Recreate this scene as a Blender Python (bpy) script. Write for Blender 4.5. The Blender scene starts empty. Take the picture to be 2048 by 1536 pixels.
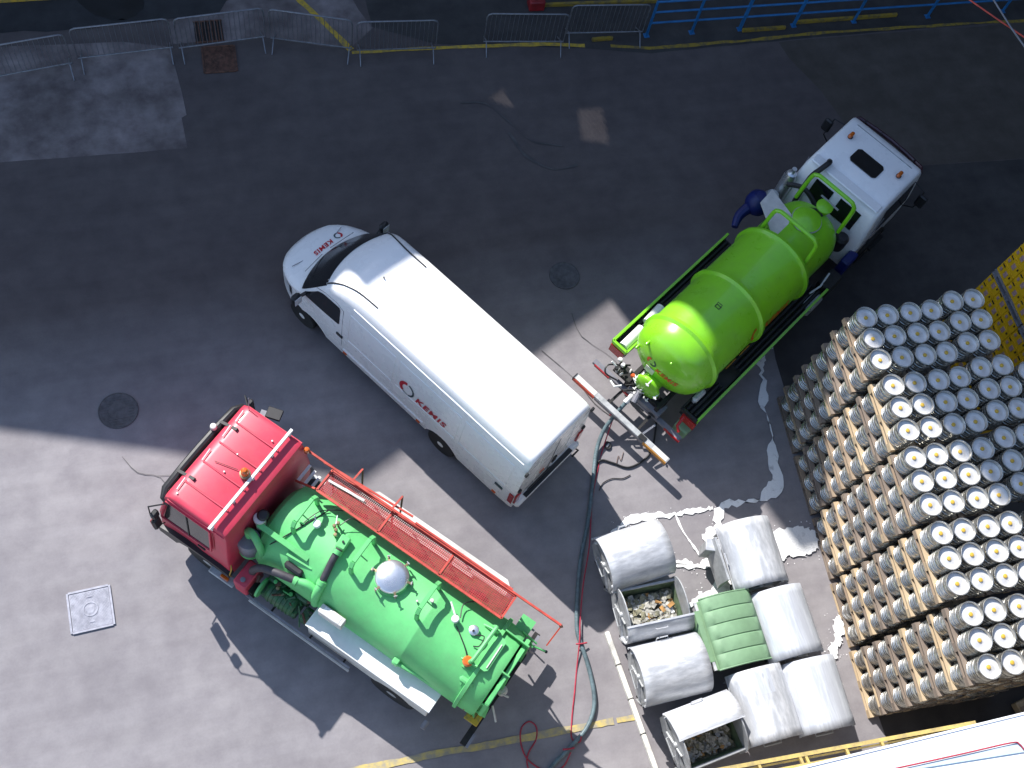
import bpy, bmesh, math, random
import numpy as np
from mathutils import Matrix, Vector, noise
random.seed(7)
R = math.radians
S = bpy.context.scene
COL = S.collection

# ------------------------------------------------------------------ camera, sky, sun, exposure
H = 20.013
def cam_matrix(pitch, yaw, roll):
    return (Matrix.Rotation(yaw, 4, 'Z') @ Matrix.Rotation(pitch, 4, 'X') @ Matrix.Rotation(roll, 4, 'Z'))
cd = bpy.data.cameras.new('camera'); cam = bpy.data.objects.new('camera', cd); COL.objects.link(cam)
cam.matrix_world = Matrix.Translation((0, 0, H)) @ cam_matrix(R(25.2413), R(-30.844), R(18.1594))
cd.sensor_width = 36; cd.lens = 2250.9 / 2048 * 36; cd.clip_end = 500; cd.clip_start = .1
S.camera = cam
SUNDIR = Vector((-.391, 1.10, 1.0)).normalized()       # towards the sun
w = bpy.data.worlds.new('World'); S.world = w; w.use_nodes = True
nt = w.node_tree; bg = nt.nodes['Background']
sky = nt.nodes.new('ShaderNodeTexSky'); sky.sky_type = 'NISHITA'; sky.sun_disc = False
sky.sun_elevation = math.asin(SUNDIR.z); sky.sun_rotation = math.atan2(SUNDIR.x, SUNDIR.y)
sky.air_density = 1.0; sky.dust_density = .6
nt.links.new(sky.outputs[0], bg.inputs[0]); bg.inputs[1].default_value = 0.15
sl = bpy.data.lights.new('sun', 'SUN'); sl.energy = 4.8; sl.angle = R(.5); sl.color = (1, .965, .93)
so = bpy.data.objects.new('sun', sl); COL.objects.link(so)
so.rotation_euler = SUNDIR.to_track_quat('Z', 'Y').to_euler()
S.view_settings.view_transform = 'Standard'; S.view_settings.look = 'None'
S.view_settings.gamma = 1; S.view_settings.use_curve_mapping = False
S.view_settings.exposure = 0.78

# ------------------------------------------------------------------ materials
MATS = {}
def mat(name, col, rough=.6, metal=0., var=.12, scale=3., bump=0., col2=None, detail=4., coat=0., spec=.5, lo=.35, hi=.65, bscale=None, aniso=None, grime=0., gscale=2.2):
    """procedural paint / stone / metal: base colour broken up by noise, noise in the gloss, optional bump"""
    if name in MATS: return MATS[name]
    m = bpy.data.materials.new(name); m.use_nodes = True; t = m.node_tree; N = t.nodes; L = t.links
    p = N['Principled BSDF']; p.inputs['Roughness'].default_value = rough; p.inputs['Metallic'].default_value = metal
    p.inputs['Coat Weight'].default_value = coat; p.inputs['Coat Roughness'].default_value = .08
    p.inputs['Specular IOR Level'].default_value = spec
    tc = N.new('ShaderNodeTexCoord'); mp = N.new('ShaderNodeMapping'); L.new(tc.outputs['Object'], mp.inputs[0])
    if aniso: mp.inputs['Scale'].default_value = aniso
    n1 = N.new('ShaderNodeTexNoise'); n1.inputs['Scale'].default_value = scale; n1.inputs['Detail'].default_value = detail
    n1.inputs['Roughness'].default_value = .65
    L.new(mp.outputs[0], n1.inputs['Vector'])
    rp = N.new('ShaderNodeValToRGB'); rp.color_ramp.elements[0].position = lo; rp.color_ramp.elements[1].position = hi
    c2 = col2 if col2 else tuple(c * (1 - var * 2.2) for c in col)
    rp.color_ramp.elements[0].color = (*c2, 1); rp.color_ramp.elements[1].color = (*col, 1)
    L.new(n1.outputs[0], rp.inputs[0]); L.new(rp.outputs[0], p.inputs['Base Color'])
    if grime:   # road film and dust in clouds, plus small spots
        prev = rp
        for sc, de, a_, b_, am in ((gscale, 8, .42, .68, grime), (gscale * 11, 3, .62, .72, grime * 1.1)):
            g1 = N.new('ShaderNodeTexNoise'); g1.inputs['Scale'].default_value = sc; g1.inputs['Detail'].default_value = de; g1.inputs['Roughness'].default_value = .7; L.new(mp.outputs[0], g1.inputs['Vector'])
            gr_ = N.new('ShaderNodeMapRange'); gr_.inputs['From Min'].default_value = a_; gr_.inputs['From Max'].default_value = b_; gr_.inputs['To Max'].default_value = am; L.new(g1.outputs[0], gr_.inputs[0])
            gm = N.new('ShaderNodeMix'); gm.data_type = 'RGBA'; L.new(gr_.outputs[0], gm.inputs[0]); L.new(prev.outputs[0] if prev is rp else prev.outputs[2], gm.inputs[6]); gm.inputs[7].default_value = (.13, .12, .105, 1); prev = gm
        L.new(prev.outputs[2], p.inputs['Base Color'])
    mr = N.new('ShaderNodeMapRange'); mr.inputs['To Min'].default_value = max(.03, rough - .12); mr.inputs['To Max'].default_value = min(1, rough + .12)
    L.new(n1.outputs[0], mr.inputs[0]); L.new(mr.outputs[0], p.inputs['Roughness'])
    if bump:
        n2 = N.new('ShaderNodeTexNoise'); n2.inputs['Scale'].default_value = bscale or scale * 4; n2.inputs['Detail'].default_value = 5
        L.new(mp.outputs[0], n2.inputs['Vector'])
        b = N.new('ShaderNodeBump'); b.inputs['Strength'].default_value = bump; b.inputs['Distance'].default_value = .02
        L.new(n2.outputs[0], b.inputs['Height']); L.new(b.outputs[0], p.inputs['Normal'])
    MATS[name] = m; return m

def ground_mat(name, c1, c2, c3, s1=.35, s2=2.2, s3=26., streak=(1, 1, 1), crack=.0, far=None):
    m = bpy.data.materials.new(name); m.use_nodes = True; t = m.node_tree; N = t.nodes; L = t.links
    p = N['Principled BSDF']; p.inputs['Roughness'].default_value = .88; p.inputs['Specular IOR Level'].default_value = .3
    tc = N.new('ShaderNodeTexCoord'); mp = N.new('ShaderNodeMapping'); mp.inputs['Scale'].default_value = streak
    L.new(tc.outputs['Object'], mp.inputs[0])
    def noise(sc, det, vec=mp): 
        n = N.new('ShaderNodeTexNoise'); n.inputs['Scale'].default_value = sc; n.inputs['Detail'].default_value = det; n.inputs['Roughness'].default_value = .6
        L.new(vec.outputs[0], n.inputs['Vector']); return n
    a = noise(s1, 5); b = noise(s2, 8); c = noise(s3, 4)
    def ramp(src, lo, hi, ca, cb):
        r = N.new('ShaderNodeValToRGB'); r.color_ramp.elements[0].position = lo; r.color_ramp.elements[1].position = hi
        r.color_ramp.elements[0].color = (*ca, 1); r.color_ramp.elements[1].color = (*cb, 1); L.new(src.outputs[0], r.inputs[0]); return r
    r1 = ramp(a, .35, .65, c1, c2)
    r2 = ramp(b, .30, .62, c3, (1, 1, 1)); r3 = ramp(c, .25, .6, (.95, .95, .95), (1.02, 1.02, 1.02))
    mx = N.new('ShaderNodeMix'); mx.data_type = 'RGBA'; mx.blend_type = 'MULTIPLY'; mx.inputs[0].default_value = 1
    L.new(r1.outputs[0], mx.inputs[6]); L.new(r2.outputs[0], mx.inputs[7])
    my = N.new('ShaderNodeMix'); my.data_type = 'RGBA'; my.blend_type = 'MULTIPLY'; my.inputs[0].default_value = 1
    L.new(mx.outputs[2], my.inputs[6]); L.new(r3.outputs[0], my.inputs[7])
    out = my
    ms = N.new('ShaderNodeMapping'); ms.inputs['Scale'].default_value = (.35, 3.2, 1); ms.inputs['Rotation'].default_value = (0, 0, .06); L.new(tc.outputs['Object'], ms.inputs[0])
    st = noise(.9, 5, ms); sr = ramp(st, .38, .62, (.93, .925, .925), (1.02, 1.02, 1.02))
    oi = noise(2.6, 3, tc); orr = ramp(oi, .70, .76, (1, 1, 1), (.72, .70, .69))
    for q in (sr, orr):
        mq = N.new('ShaderNodeMix'); mq.data_type = 'RGBA'; mq.blend_type = 'MULTIPLY'; mq.inputs[0].default_value = 1
        L.new(out.outputs[2], mq.inputs[6]); L.new(q.outputs[0], mq.inputs[7]); out = mq
    if crack:
        vo = N.new('ShaderNodeTexVoronoi'); vo.feature = 'DISTANCE_TO_EDGE'; vo.inputs['Scale'].default_value = .33
        ns = noise(1.4, 6, tc); 
        ad = N.new('ShaderNodeVectorMath'); ad.operation = 'MULTIPLY_ADD'; ad.inputs[1].default_value = (1.3, 1.3, 0)
        L.new(ns.outputs['Color'], ad.inputs[0]); L.new(tc.outputs['Object'], ad.inputs[2]); L.new(ad.outputs[0], vo.inputs['Vector'])
        cr = ramp(vo, .0, .0042, (1 - crack,) * 3, (1, 1, 1))
        gate = noise(.5, 2, tc); gr = ramp(gate, .5, .56, (1, 1, 1), (0, 0, 0))
        mz = N.new('ShaderNodeMix'); mz.data_type = 'RGBA'; mz.blend_type = 'MULTIPLY'
        iv = N.new('ShaderNodeMath'); iv.operation = 'SUBTRACT'; iv.inputs[0].default_value = 1; L.new(gr.outputs[0], iv.inputs[1])
        L.new(iv.outputs[0], mz.inputs[0]); L.new(out.outputs[2], mz.inputs[6]); L.new(cr.outputs[0], mz.inputs[7]); out = mz
    if far:   # shade painted in: colour of the shaded upper yard multiplied darker, ragged edge
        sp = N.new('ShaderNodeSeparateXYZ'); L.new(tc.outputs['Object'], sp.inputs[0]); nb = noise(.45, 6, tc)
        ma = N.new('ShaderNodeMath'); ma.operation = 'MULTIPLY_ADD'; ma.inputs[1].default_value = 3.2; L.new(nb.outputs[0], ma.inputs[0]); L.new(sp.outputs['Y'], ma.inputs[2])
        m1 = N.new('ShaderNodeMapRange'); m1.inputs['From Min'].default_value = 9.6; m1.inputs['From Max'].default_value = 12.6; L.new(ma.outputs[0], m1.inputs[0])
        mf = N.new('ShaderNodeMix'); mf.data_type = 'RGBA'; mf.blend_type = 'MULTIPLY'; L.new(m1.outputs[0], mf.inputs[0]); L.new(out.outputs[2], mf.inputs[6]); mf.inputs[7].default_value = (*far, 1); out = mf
    L.new(out.outputs[2], p.inputs['Base Color'])
    bp = N.new('ShaderNodeBump'); bp.inputs['Strength'].default_value = .18; bp.inputs['Distance'].default_value = .01
    L.new(c.outputs[0], bp.inputs['Height']); L.new(bp.outputs[0], p.inputs['Normal'])
    return m

M = dict(
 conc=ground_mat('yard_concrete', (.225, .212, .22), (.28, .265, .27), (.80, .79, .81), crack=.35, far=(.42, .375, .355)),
 asph=ground_mat('worn_asphalt', (.062, .058, .056), (.088, .082, .078), (.8, .8, .82)),
 oldc=ground_mat('old_pale_concrete', (.14, .118, .114), (.27, .232, .228), (.58, .55, .56), s1=.8, s2=2.4),
 midc=ground_mat('grey_cement_screed', (.048, .045, .044), (.070, .065, .063), (.72, .72, .74), s1=.6),
 brownc=ground_mat('brown_screed', (.075, .064, .055), (.10, .086, .076), (.78, .77, .75), s1=.6),
 dark=ground_mat('tar_surface', (.03, .03, .033), (.05, .05, .052), (.7, .7, .7)),
 stain=mat('faint_wet_stain', (.095, .089, .09), .6, var=.2),
 tar=mat('tar_stain', (.012, .012, .013), .7, var=.3),
 yel=mat('worn_yellow_paint', (.55, .36, .035), .7, var=.25, scale=9, col2=(.30, .22, .07), lo=.38, hi=.56),
 yel2=mat('faded_yellow_paint', (.52, .40, .12), .75, scale=6, col2=(.29, .26, .19), lo=.40, hi=.64),
 yelb=mat('yellow_beam_paint', (.48, .36, .11), .7, scale=6, col2=(.28, .22, .10), lo=.35, hi=.6),
 white=mat('white_vehicle_paint', (.86, .855, .85), .28, var=.012, coat=.3),
 red=mat('red_cab_paint', (.62, .045, .085), .45, var=.08, scale=1.5, coat=.1, grime=.16),
 redm=mat('red_oxide_paint', (.56, .075, .05), .5, var=.15, scale=8),
 redd=mat('dark_red_mesh_paint', (.40, .028, .03), .55, var=.15, scale=8),
 coverm=mat('cast_cover_steel', (.36, .365, .42), .5, .3, var=.15, scale=9),
 yel3=mat('dull_yellow_paint', (.30, .205, .025), .75, scale=7, col2=(.13, .10, .05), lo=.36, hi=.56),
 green=mat('mint_green_tank_paint', (.135, .545, .18), .58, scale=1.7, col2=(.105, .46, .145), lo=.3, hi=.62, detail=8, grime=.20),
 lime=mat('lime_green_tank_paint', (.22, .60, .016), .30, var=.04, coat=.35, grime=.13),
 glass=mat('dark_vehicle_glass', (.012, .014, .016), .06, var=.1, spec=.8),
 blk=mat('black_plastic', (.018, .018, .02), .5, var=.2),
 rub=mat('tyre_rubber', (.02, .02, .021), .8, var=.2),
 hose=mat('dark_grey_hose', (.055, .05, .058), .6, var=.15, scale=12),
 chas=mat('grimy_chassis_black', (.022, .021, .02), .7, var=.35, scale=6),
 galv=mat('scuffed_galvanised_steel', (.66, .67, .69), .5, .25, scale=1.3, col2=(.46, .475, .50), detail=14, bump=.10, aniso=(1.2, 4.5, 2.5), lo=.42, hi=.58, grime=.24, gscale=1.6),
 galvx=mat('streaked_galvanised_steel', (.62, .645, .68), .45, .3, scale=1.0, col2=(.50, .52, .56), detail=14, bump=.10, aniso=(1.2, 12, 2), lo=.42, hi=.58),
 galvd=mat('dull_galvanised_steel', (.46, .47, .475), .55, .4, scale=6, col2=(.32, .33, .335), bump=.2),
 steel=mat('barrier_steel', (.27, .275, .30), .4, .6, var=.15, scale=10),
 inox=mat('polished_stainless', (.80, .81, .83), .30, .85, var=.05),
 keg=mat('keg_stainless', (.80, .80, .79), .42, .35, scale=5, col2=(.62, .61, .60), detail=6),
 kegs=mat('keg_side_stainless', (.62, .61, .57), .25, .82, scale=4, col2=(.38, .365, .325), detail=6),
 ybr=mat('yellow_keg_cap', (.62, .40, .05), .5, var=.1),
 rust=mat('rusty_brown_metal', (.16, .075, .05), .75, var=.3, scale=10),
 rrope=mat('red_rope', (.42, .03, .06), .75, var=.15, scale=20),
 bhose=mat('blue_grey_suction_hose', (.13, .19, .21), .5, var=.2, scale=8),
 wood=mat('pallet_wood', (.36, .275, .19), .8, scale=5, col2=(.24, .17, .115), aniso=(1, .15, 1), lo=.3, hi=.7, bump=.2),
 wood2=mat('pallet_wood_grey', (.27, .215, .17), .85, scale=5, col2=(.15, .115, .09), aniso=(1, .15, 1), lo=.3, hi=.7),
 wood3=mat('pallet_wood_fresh', (.52, .41, .27), .8, scale=5, col2=(.40, .29, .17), aniso=(1, .15, 1), lo=.3, hi=.7),
 blue=mat('blue_railing_paint', (.02, .17, .42), .45, var=.12, scale=6),
 bluep=mat('blue_plastic_cover', (.004, .014, .13), .45, var=.15),
 amb=mat('amber_lens', (.62, .13, .01), .2, var=.12, coat=.5),
 ored=mat('red_lens', (.45, .015, .015), .25, var=.12, coat=.4),
 pvc=mat('white_pvc_pipe', (.78, .78, .76), .4, var=.05),
 cream=mat('pale_cream_sheet', (.66, .64, .60), .6, var=.1, grime=.25),
 pumpg=mat('oily_dark_green_paint', (.018, .13, .04), .5, var=.25, scale=8, grime=.5, gscale=7),
 lidw=mat('wet_slurry_film', (.50, .49, .48), .6, scale=6, col2=(.34, .33, .32)),
 disc=mat('iron_cover_dark', (.10, .098, .105), .6, .2, var=.2, scale=9),
 spill=mat('dried_white_slurry', (.80, .80, .79), .9, scale=7, col2=(.42, .41, .40), lo=.22, hi=.46, bump=.5),
 kerbw=mat('white_painted_kerb', (.68, .66, .60), .8, scale=6, col2=(.42, .41, .38), lo=.3, hi=.55),
 bing=mat('green_bin_plastic', (.185, .32, .18), .65, var=.08, scale=4),
 bini=mat('green_bin_inside', (.13, .19, .10), .8, scale=5, col2=(.06, .08, .045)),
 grey=mat('grey_painted_steel', (.22, .22, .25), .5, var=.15),
 tank2=mat('dark_red_paint', (.33, .02, .025), .5, var=.2, scale=5),
 crate=mat('yellow_crate_plastic', (.80, .45, .008), .5, var=.1, scale=3),
 pink=mat('pink_crate_print', (.45, .27, .26), .7, var=.15, scale=12),
 wall=mat('building_render', (.30, .28, .26), .9, var=.1, scale=.8),
 walld=mat('dark_brick_facade', (.10, .085, .075), .9, var=.15, scale=1.2),
 roofw=mat('white_roof_membrane', (.82, .82, .82), .7, var=.03, scale=1),
 roofb=mat('pale_blue_roof_shade', (.52, .64, .70), .5, var=.06, scale=2),
 brass=mat('brass_fitting', (.40, .30, .17), .4, .7, var=.2, scale=10),
 logor=mat('logo_red_print', (.52, .012, .03), .5, var=.05), logon=mat('logo_dark_green_print', (.015, .05, .06), .5, var=.05),
 logog=mat('logo_grey_print', (.30, .33, .34), .5, var=.05), orng=mat('orange_red_print', (.62, .10, .015), .5, var=.1),
 reflr=mat('red_reflective_tape', (.55, .06, .02), .4, var=.1), refly=mat('orange_reflective_tape', (.65, .28, .03), .4, var=.1),
 visor=mat('dark_maroon_visor', (.05, .015, .025), .25, var=.1, coat=.4),
 dirt=mat('grey_brown_litter', (.28, .26, .17), .95, scale=6, col2=(.10, .10, .07), bump=.8, lo=.35, hi=.6),
 litw=mat('pale_litter', (.55, .53, .46), .9, var=.3, scale=15), lito=mat('orange_litter', (.45, .24, .08), .9, var=.2),
)

# ------------------------------------------------------------------ mesh builder
class MB:
    def __init__(s): s.v = []; s.f = []
    def add(s, v, f):
        o = len(s.v); s.v += [tuple(p) for p in v]; s.f += [tuple(i + o for i in q) for q in f]; return s
    def box(s, c, d, rz=0, ch=0.):
        cx, cy, cz = c; x, y, z = d[0] / 2, d[1] / 2, d[2] / 2
        ca, sa = math.cos(rz), math.sin(rz)
        if ch <= 0:
            P = [(a * x, b * y, e * z) for e in (-1, 1) for (a, b) in ((-1, -1), (1, -1), (1, 1), (-1, 1))]
            F = [(3, 2, 1, 0), (4, 5, 6, 7), (0, 1, 5, 4), (1, 2, 6, 5), (2, 3, 7, 6), (3, 0, 4, 7)]
        else:
            k = min(ch, x * .9, y * .9, z * .9); P = []
            for zz, ins in ((-z, k), (-z + k, 0), (z - k, 0), (z, k)):
                xi, yi = x - ins, y - ins
                kk = k if ins == 0 else k * .5
                P += [(-xi + kk, -yi, zz), (xi - kk, -yi, zz), (xi, -yi + kk, zz), (xi, yi - kk, zz), (xi - kk, yi, zz), (-xi + kk, yi, zz), (-xi, yi - kk, zz), (-xi, -yi + kk, zz)]
            F = [tuple(range(7, -1, -1)), tuple(range(24, 32))]
            for r in range(3):
                for i in range(8): j = (i + 1) % 8; F.append((r * 8 + i, r * 8 + j, r * 8 + 8 + j, r * 8 + 8 + i))
        return s.add([(cx + p[0] * ca - p[1] * sa, cy + p[0] * sa + p[1] * ca, cz + p[2]) for p in P], F)
    def bar(s, a, b, wd, h, up=(0, 0, 1)):
        a = Vector(a); b = Vector(b); d = (b - a).normalized(); u = Vector(up)
        if abs(d.dot(u)) > .95: u = Vector((1, 0, 0))
        sd = d.cross(u).normalized() * wd / 2; u = sd.cross(d).normalized() * h / 2
        P = [q + i * sd + j * u for q in (a, b) for (i, j) in ((-1, -1), (1, -1), (1, 1), (-1, 1))]
        return s.add(P, [(0, 1, 2, 3), (7, 6, 5, 4), (0, 4, 5, 1), (1, 5, 6, 2), (2, 6, 7, 3), (3, 7, 4, 0)])
    def tube(s, pts, r, n=8, closed=False, caps=True):
        P = [Vector(p) for p in pts]; m = len(P); rings = []
        nrm = None
        for i, p in enumerate(P):
            if closed: t = P[(i + 1) % m] - P[i - 1]
            else: t = P[min(i + 1, m - 1)] - P[max(i - 1, 0)]
            t.normalize()
            if nrm is None:
                nrm = t.orthogonal().normalized()
            else:
                nrm = (nrm - t * nrm.dot(t));  nrm = nrm.normalized() if nrm.length > 1e-6 else t.orthogonal().normalized()
            bn = t.cross(nrm)
            rr = r[i] if isinstance(r, (list, tuple)) else r
            rings.append([p + (nrm * math.cos(2 * math.pi * k / n) + bn * math.sin(2 * math.pi * k / n)) * rr for k in range(n)])
        V = [v for q in rings for v in q]; F = []
        for i in range(m if closed else m - 1):
            j = (i + 1) % m
            for k in range(n): l = (k + 1) % n; F.append((i * n + k, i * n + l, j * n + l, j * n + k))
        if caps and not closed: F += [tuple(range(n - 1, -1, -1)), tuple((m - 1) * n + k for k in range(n))]
        return s.add(V, F)
    def cyl(s, a, b, r, n=16): return s.tube([a, b], r, n)
    def lathe(s, prof, o=(0, 0, 0), ax='Z', n=24):
        V = []; F = []; m = len(prof)
        for (r, h) in prof:
            for k in range(n):
                a = 2 * math.pi * k / n; c, d = r * math.cos(a), r * math.sin(a)
                p = (c, d, h) if ax == 'Z' else ((h, c, d) if ax == 'X' else (d, h, c))
                V.append((o[0] + p[0], o[1] + p[1], o[2] + p[2]))
        for i in range(m - 1):
            for k in range(n): l = (k + 1) % n; F.append((i * n + k, i * n + l, (i + 1) * n + l, (i + 1) * n + k))
        F += [tuple(range(n - 1, -1, -1)), tuple((m - 1) * n + k for k in range(n))]
        return s.add(V, F)
    def prism(s, poly, z0, z1):
        n = len(poly); V = [(p[0], p[1], z0) for p in poly] + [(p[0], p[1], z1) for p in poly]
        return s.add(V, [tuple(range(n - 1, -1, -1)), tuple(range(n, 2 * n))] + [(i, (i + 1) % n, n + (i + 1) % n, n + i) for i in range(n)])
    def extr(s, poly, axis, a0, a1):
        """extrude a polygon given in the two other axes along x or y"""
        n = len(poly)
        f = (lambda p, a: (a, p[0], p[1])) if axis == 'x' else (lambda p, a: (p[0], a, p[1]))
        V = [f(p, a0) for p in poly] + [f(p, a1) for p in poly]
        return s.add(V, [tuple(range(n - 1, -1, -1)), tuple(range(n, 2 * n))] + [(i, (i + 1) % n, n + (i + 1) % n, n + i) for i in range(n)])
    def grid(s, G, close=False):
        m, n = len(G), len(G[0]); V = [p for r in G for p in r]; F = []
        for i in range(m - 1):
            for k in range(n if close else n - 1): l = (k + 1) % n; F.append((i * n + k, i * n + l, (i + 1) * n + l, (i + 1) * n + k))
        return s.add(V, F)
    def mesh(s, name, m, smooth=35, bevel=0.):
        me = bpy.data.meshes.new(name); me.from_pydata([tuple(v) for v in s.v], [], s.f); me.validate()
        b = bmesh.new(); b.from_mesh(me)
        bmesh.ops.remove_doubles(b, verts=b.verts, dist=1e-5)
        bmesh.ops.recalc_face_normals(b, faces=b.faces)
        if bevel: bmesh.ops.bevel(b, geom=[e for e in b.edges if e.is_manifold and e.calc_face_angle(0) > .6], offset=bevel, segments=2, affect='EDGES', clamp_overlap=True)
        b.to_mesh(me); b.free()
        if smooth: me.shade_smooth(); me.set_sharp_from_angle(angle=R(smooth))
        me.materials.append(m if not isinstance(m, str) else M[m]); return me
    def ob(s, name, m, parent=None, loc=None, label=None, **k):
        o = bpy.data.objects.new(name, s.mesh(name, m, **k)); COL.objects.link(o)
        if parent: o.parent = parent
        if loc: o.location = loc
        if label: o['label'] = label
        return o
def thing(name, label, cat, loc=(0, 0, 0), rz=0, group=None):
    o = bpy.data.objects.new(name, None); COL.objects.link(o); o.location = loc; o.rotation_euler = (0, 0, rz); o.empty_display_size = .2
    return tag(o, label, cat, group)
def tag(o, label, cat, group=None):
    o['label'] = label; o['category'] = cat
    if group: o['group'] = group
    return o
def struct(o): o['kind'] = 'structure'; return o
def stuff(o): o['kind'] = 'stuff'; return o
def copy_tree(o, parent=None):
    c = o.copy(); COL.objects.link(c); c.parent = parent
    for ch in [q for q in o.children]: copy_tree(ch, c)
    return c
def smooth_path(pts, k=6, closed=False):
    P = [Vector(p) for p in pts]; n = len(P); out = []
    for i in range(n if closed else n - 1):
        p0 = P[i - 1] if (i > 0 or closed) else P[0]; p1 = P[i]; p2 = P[(i + 1) % n]; p3 = P[(i + 2) % n] if (i + 2 < n or closed) else P[-1]
        for j in range(k):
            t = j / k
            out.append(.5 * ((2 * p1) + (-p0 + p2) * t + (2 * p0 - 5 * p1 + 4 * p2 - p3) * t * t + (-p0 + 3 * p1 - 3 * p2 + p3) * t ** 3))
    if not closed: out.append(P[-1])
    return out
def text_mesh(name, s, size, fn, m, parent, space=1.0, shear=.25):
    """lettering as real flat geometry; fn maps (u, v) of the text plane to 3-D"""
    cu = bpy.data.curves.new(name, 'FONT'); cu.body = s; cu.size = size; cu.shear = shear; cu.offset = size * .035; cu.space_character = space; cu.resolution_u = 3
    t = bpy.data.objects.new(name, cu); COL.objects.link(t)
    dg = bpy.context.evaluated_depsgraph_get(); me = bpy.data.meshes.new_from_object(t.evaluated_get(dg))
    bpy.data.objects.remove(t); bpy.data.curves.remove(cu)
    b = bmesh.new(); b.from_mesh(me)
    bmesh.ops.subdivide_edges(b, edges=[e for e in b.edges if e.calc_length() > size * .3], cuts=2)
    for v in b.verts: v.co = Vector(fn(v.co.x, v.co.y))
    b.to_mesh(me); b.free(); me.name = name; me.materials.clear(); me.materials.append(M[m])
    o = bpy.data.objects.new(name, me); COL.objects.link(o); o.parent = parent; return o
def ring_mesh(name, fn, cu, cv, r0, r1, a0, a1, m, parent, n=14, sq=1.):
    mb = MB(); G = []
    for i in range(n + 1):
        a = R(a0 + (a1 - a0) * i / n); G.append([fn(cu + q * math.cos(a), cv + sq * q * math.sin(a)) for q in (r0, r1)])
    return mb.grid(G).ob(name, m, parent)
def ang_words(i): return ['first', 'second', 'third', 'fourth', 'fifth', 'sixth', 'seventh', 'eighth', 'ninth'][i]

# ------------------------------------------------------------------ ground
def sheet(name, poly, z, m, noise=0., sub=0):
    P = [Vector((p[0], p[1], 0)) for p in poly]
    if sub:
        Q = []
        for i in range(len(P)):
            a, b = P[i], P[(i + 1) % len(P)]; n = max(1, int((b - a).length / sub))
            for j in range(n): Q.append(a.lerp(b, j / n) + Vector((random.uniform(-noise, noise), random.uniform(-noise, noise), 0)))
        P = Q
    mb = MB(); n = len(P)
    bm = bmesh.new(); vs = [bm.verts.new((p.x, p.y, z)) for p in P]; bm.faces.new(vs); bmesh.ops.triangulate(bm, faces=bm.faces)
    bm.normal_update()
    for f in bm.faces:
        if f.normal.z < 0: f.normal_flip()
    me = bpy.data.meshes.new(name); bm.to_mesh(me); bm.free(); me.materials.append(M[m] if isinstance(m, str) else m)
    o = bpy.data.objects.new(name, me); COL.objects.link(o); return o
def strip(name, pts, wd, z, m, jit=0.):
    P = [Vector((p[0], p[1], 0)) for p in pts]; G = []
    Q = []
    for i in range(len(P) - 1):
        n = max(1, int((P[i + 1] - P[i]).length / .12))
        for j in range(n): Q.append(P[i].lerp(P[i + 1], j / n))
    Q.append(P[-1])
    ph = [random.uniform(0, 6.28) for _ in range(6)]
    wob = lambda i, k: 2.6 * noise.noise(Vector((i * .17, ph[k] * 9, 0))) + 1.1 * noise.noise(Vector((i * .6, ph[k + 1] * 9, 3))) + .25 * random.uniform(-1, 1)
    for i, p in enumerate(Q):
        t = (Q[min(i + 1, len(Q) - 1)] - Q[max(i - 1, 0)]).normalized(); s_ = Vector((-t.y, t.x, 0))
        a = wd / 2 + jit * wob(i, 0); b = wd / 2 + jit * wob(i, 3)
        G.append([(p + s_ * a + Vector((0, 0, z)))[:], (p - s_ * b + Vector((0, 0, z)))[:]])
    return MB().grid(G).ob(name, m, smooth=0)

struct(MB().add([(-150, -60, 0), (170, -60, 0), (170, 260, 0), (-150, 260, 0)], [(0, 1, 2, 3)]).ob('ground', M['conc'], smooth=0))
struct(sheet('asphalt_band', [(-20, 17.75), (-3.85, 18.1), (-2.5, 17.95), (-.42, 17.97), (.66, 18.04), (.9, 18.4), (.93, 20.5), (-20, 21)], .008, 'dark', .04, .4))
struct(sheet('old_concrete_patch', [(-14, 15.4), (-4.16, 14.79), (-.52, 14.56), (-.54, 15.36), (-.42, 15.4), (-.47, 16.63), (-.52, 17.25), (-1.5, 17.5), (-2.6, 17.6), (-4, 17.7), (-14, 18)], .004, 'oldc', .015, .5))
struct(sheet('cement_strip', [(1.45, 17.24), (3.28, 16.68), (3.9, 17.2), (3.6, 18.05), (3.5, 20.5), (.95, 20.5), (.93, 18.37), (-.1, 17.98), (-.45, 17.95), (-.5, 17.3)], .004, 'oldc', .03, .3))
struct(sheet('dark_slab', [(15.51, 11.6), (18.1, 11.38), (30, 10.6), (30, -6), (9.75, -6), (9.8, .4), (10.35, 7.6), (10.6, 8.9), (12.0, 9.9), (14.0, 11.1)], .004, 'midc', .012, .6))
struct(sheet('brown_slab', [(13.4, 15.0), (13.83, 14.01), (14.07, 12.97), (14.3, 12.0), (14.4, 11.75), (15.5, 11.62), (18.1, 11.40), (30, 10.62), (30, 14.7), (16, 15.4), (13.3, 15.5)], .0045, 'brownc', .01, .5))
struct(sheet('upper_slab', [(8.6, 15.95), (10.1, 15.6), (12.6, 15.55), (16, 15.45), (30, 14.8), (30, 30), (3.9, 30), (3.9, 17.2), (5.2, 16.55)], .004, 'midc', .01, .5))
struct(sheet('tar_patch', [(-2.4, 19.3), (-2.33, 18.78), (-2.0, 18.3), (-1.6, 18.1), (-1.2, 18.12), (-.95, 18.35), (-.85, 18.7), (-.8, 19.3)], .012, 'tar', .03, .1))
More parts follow.
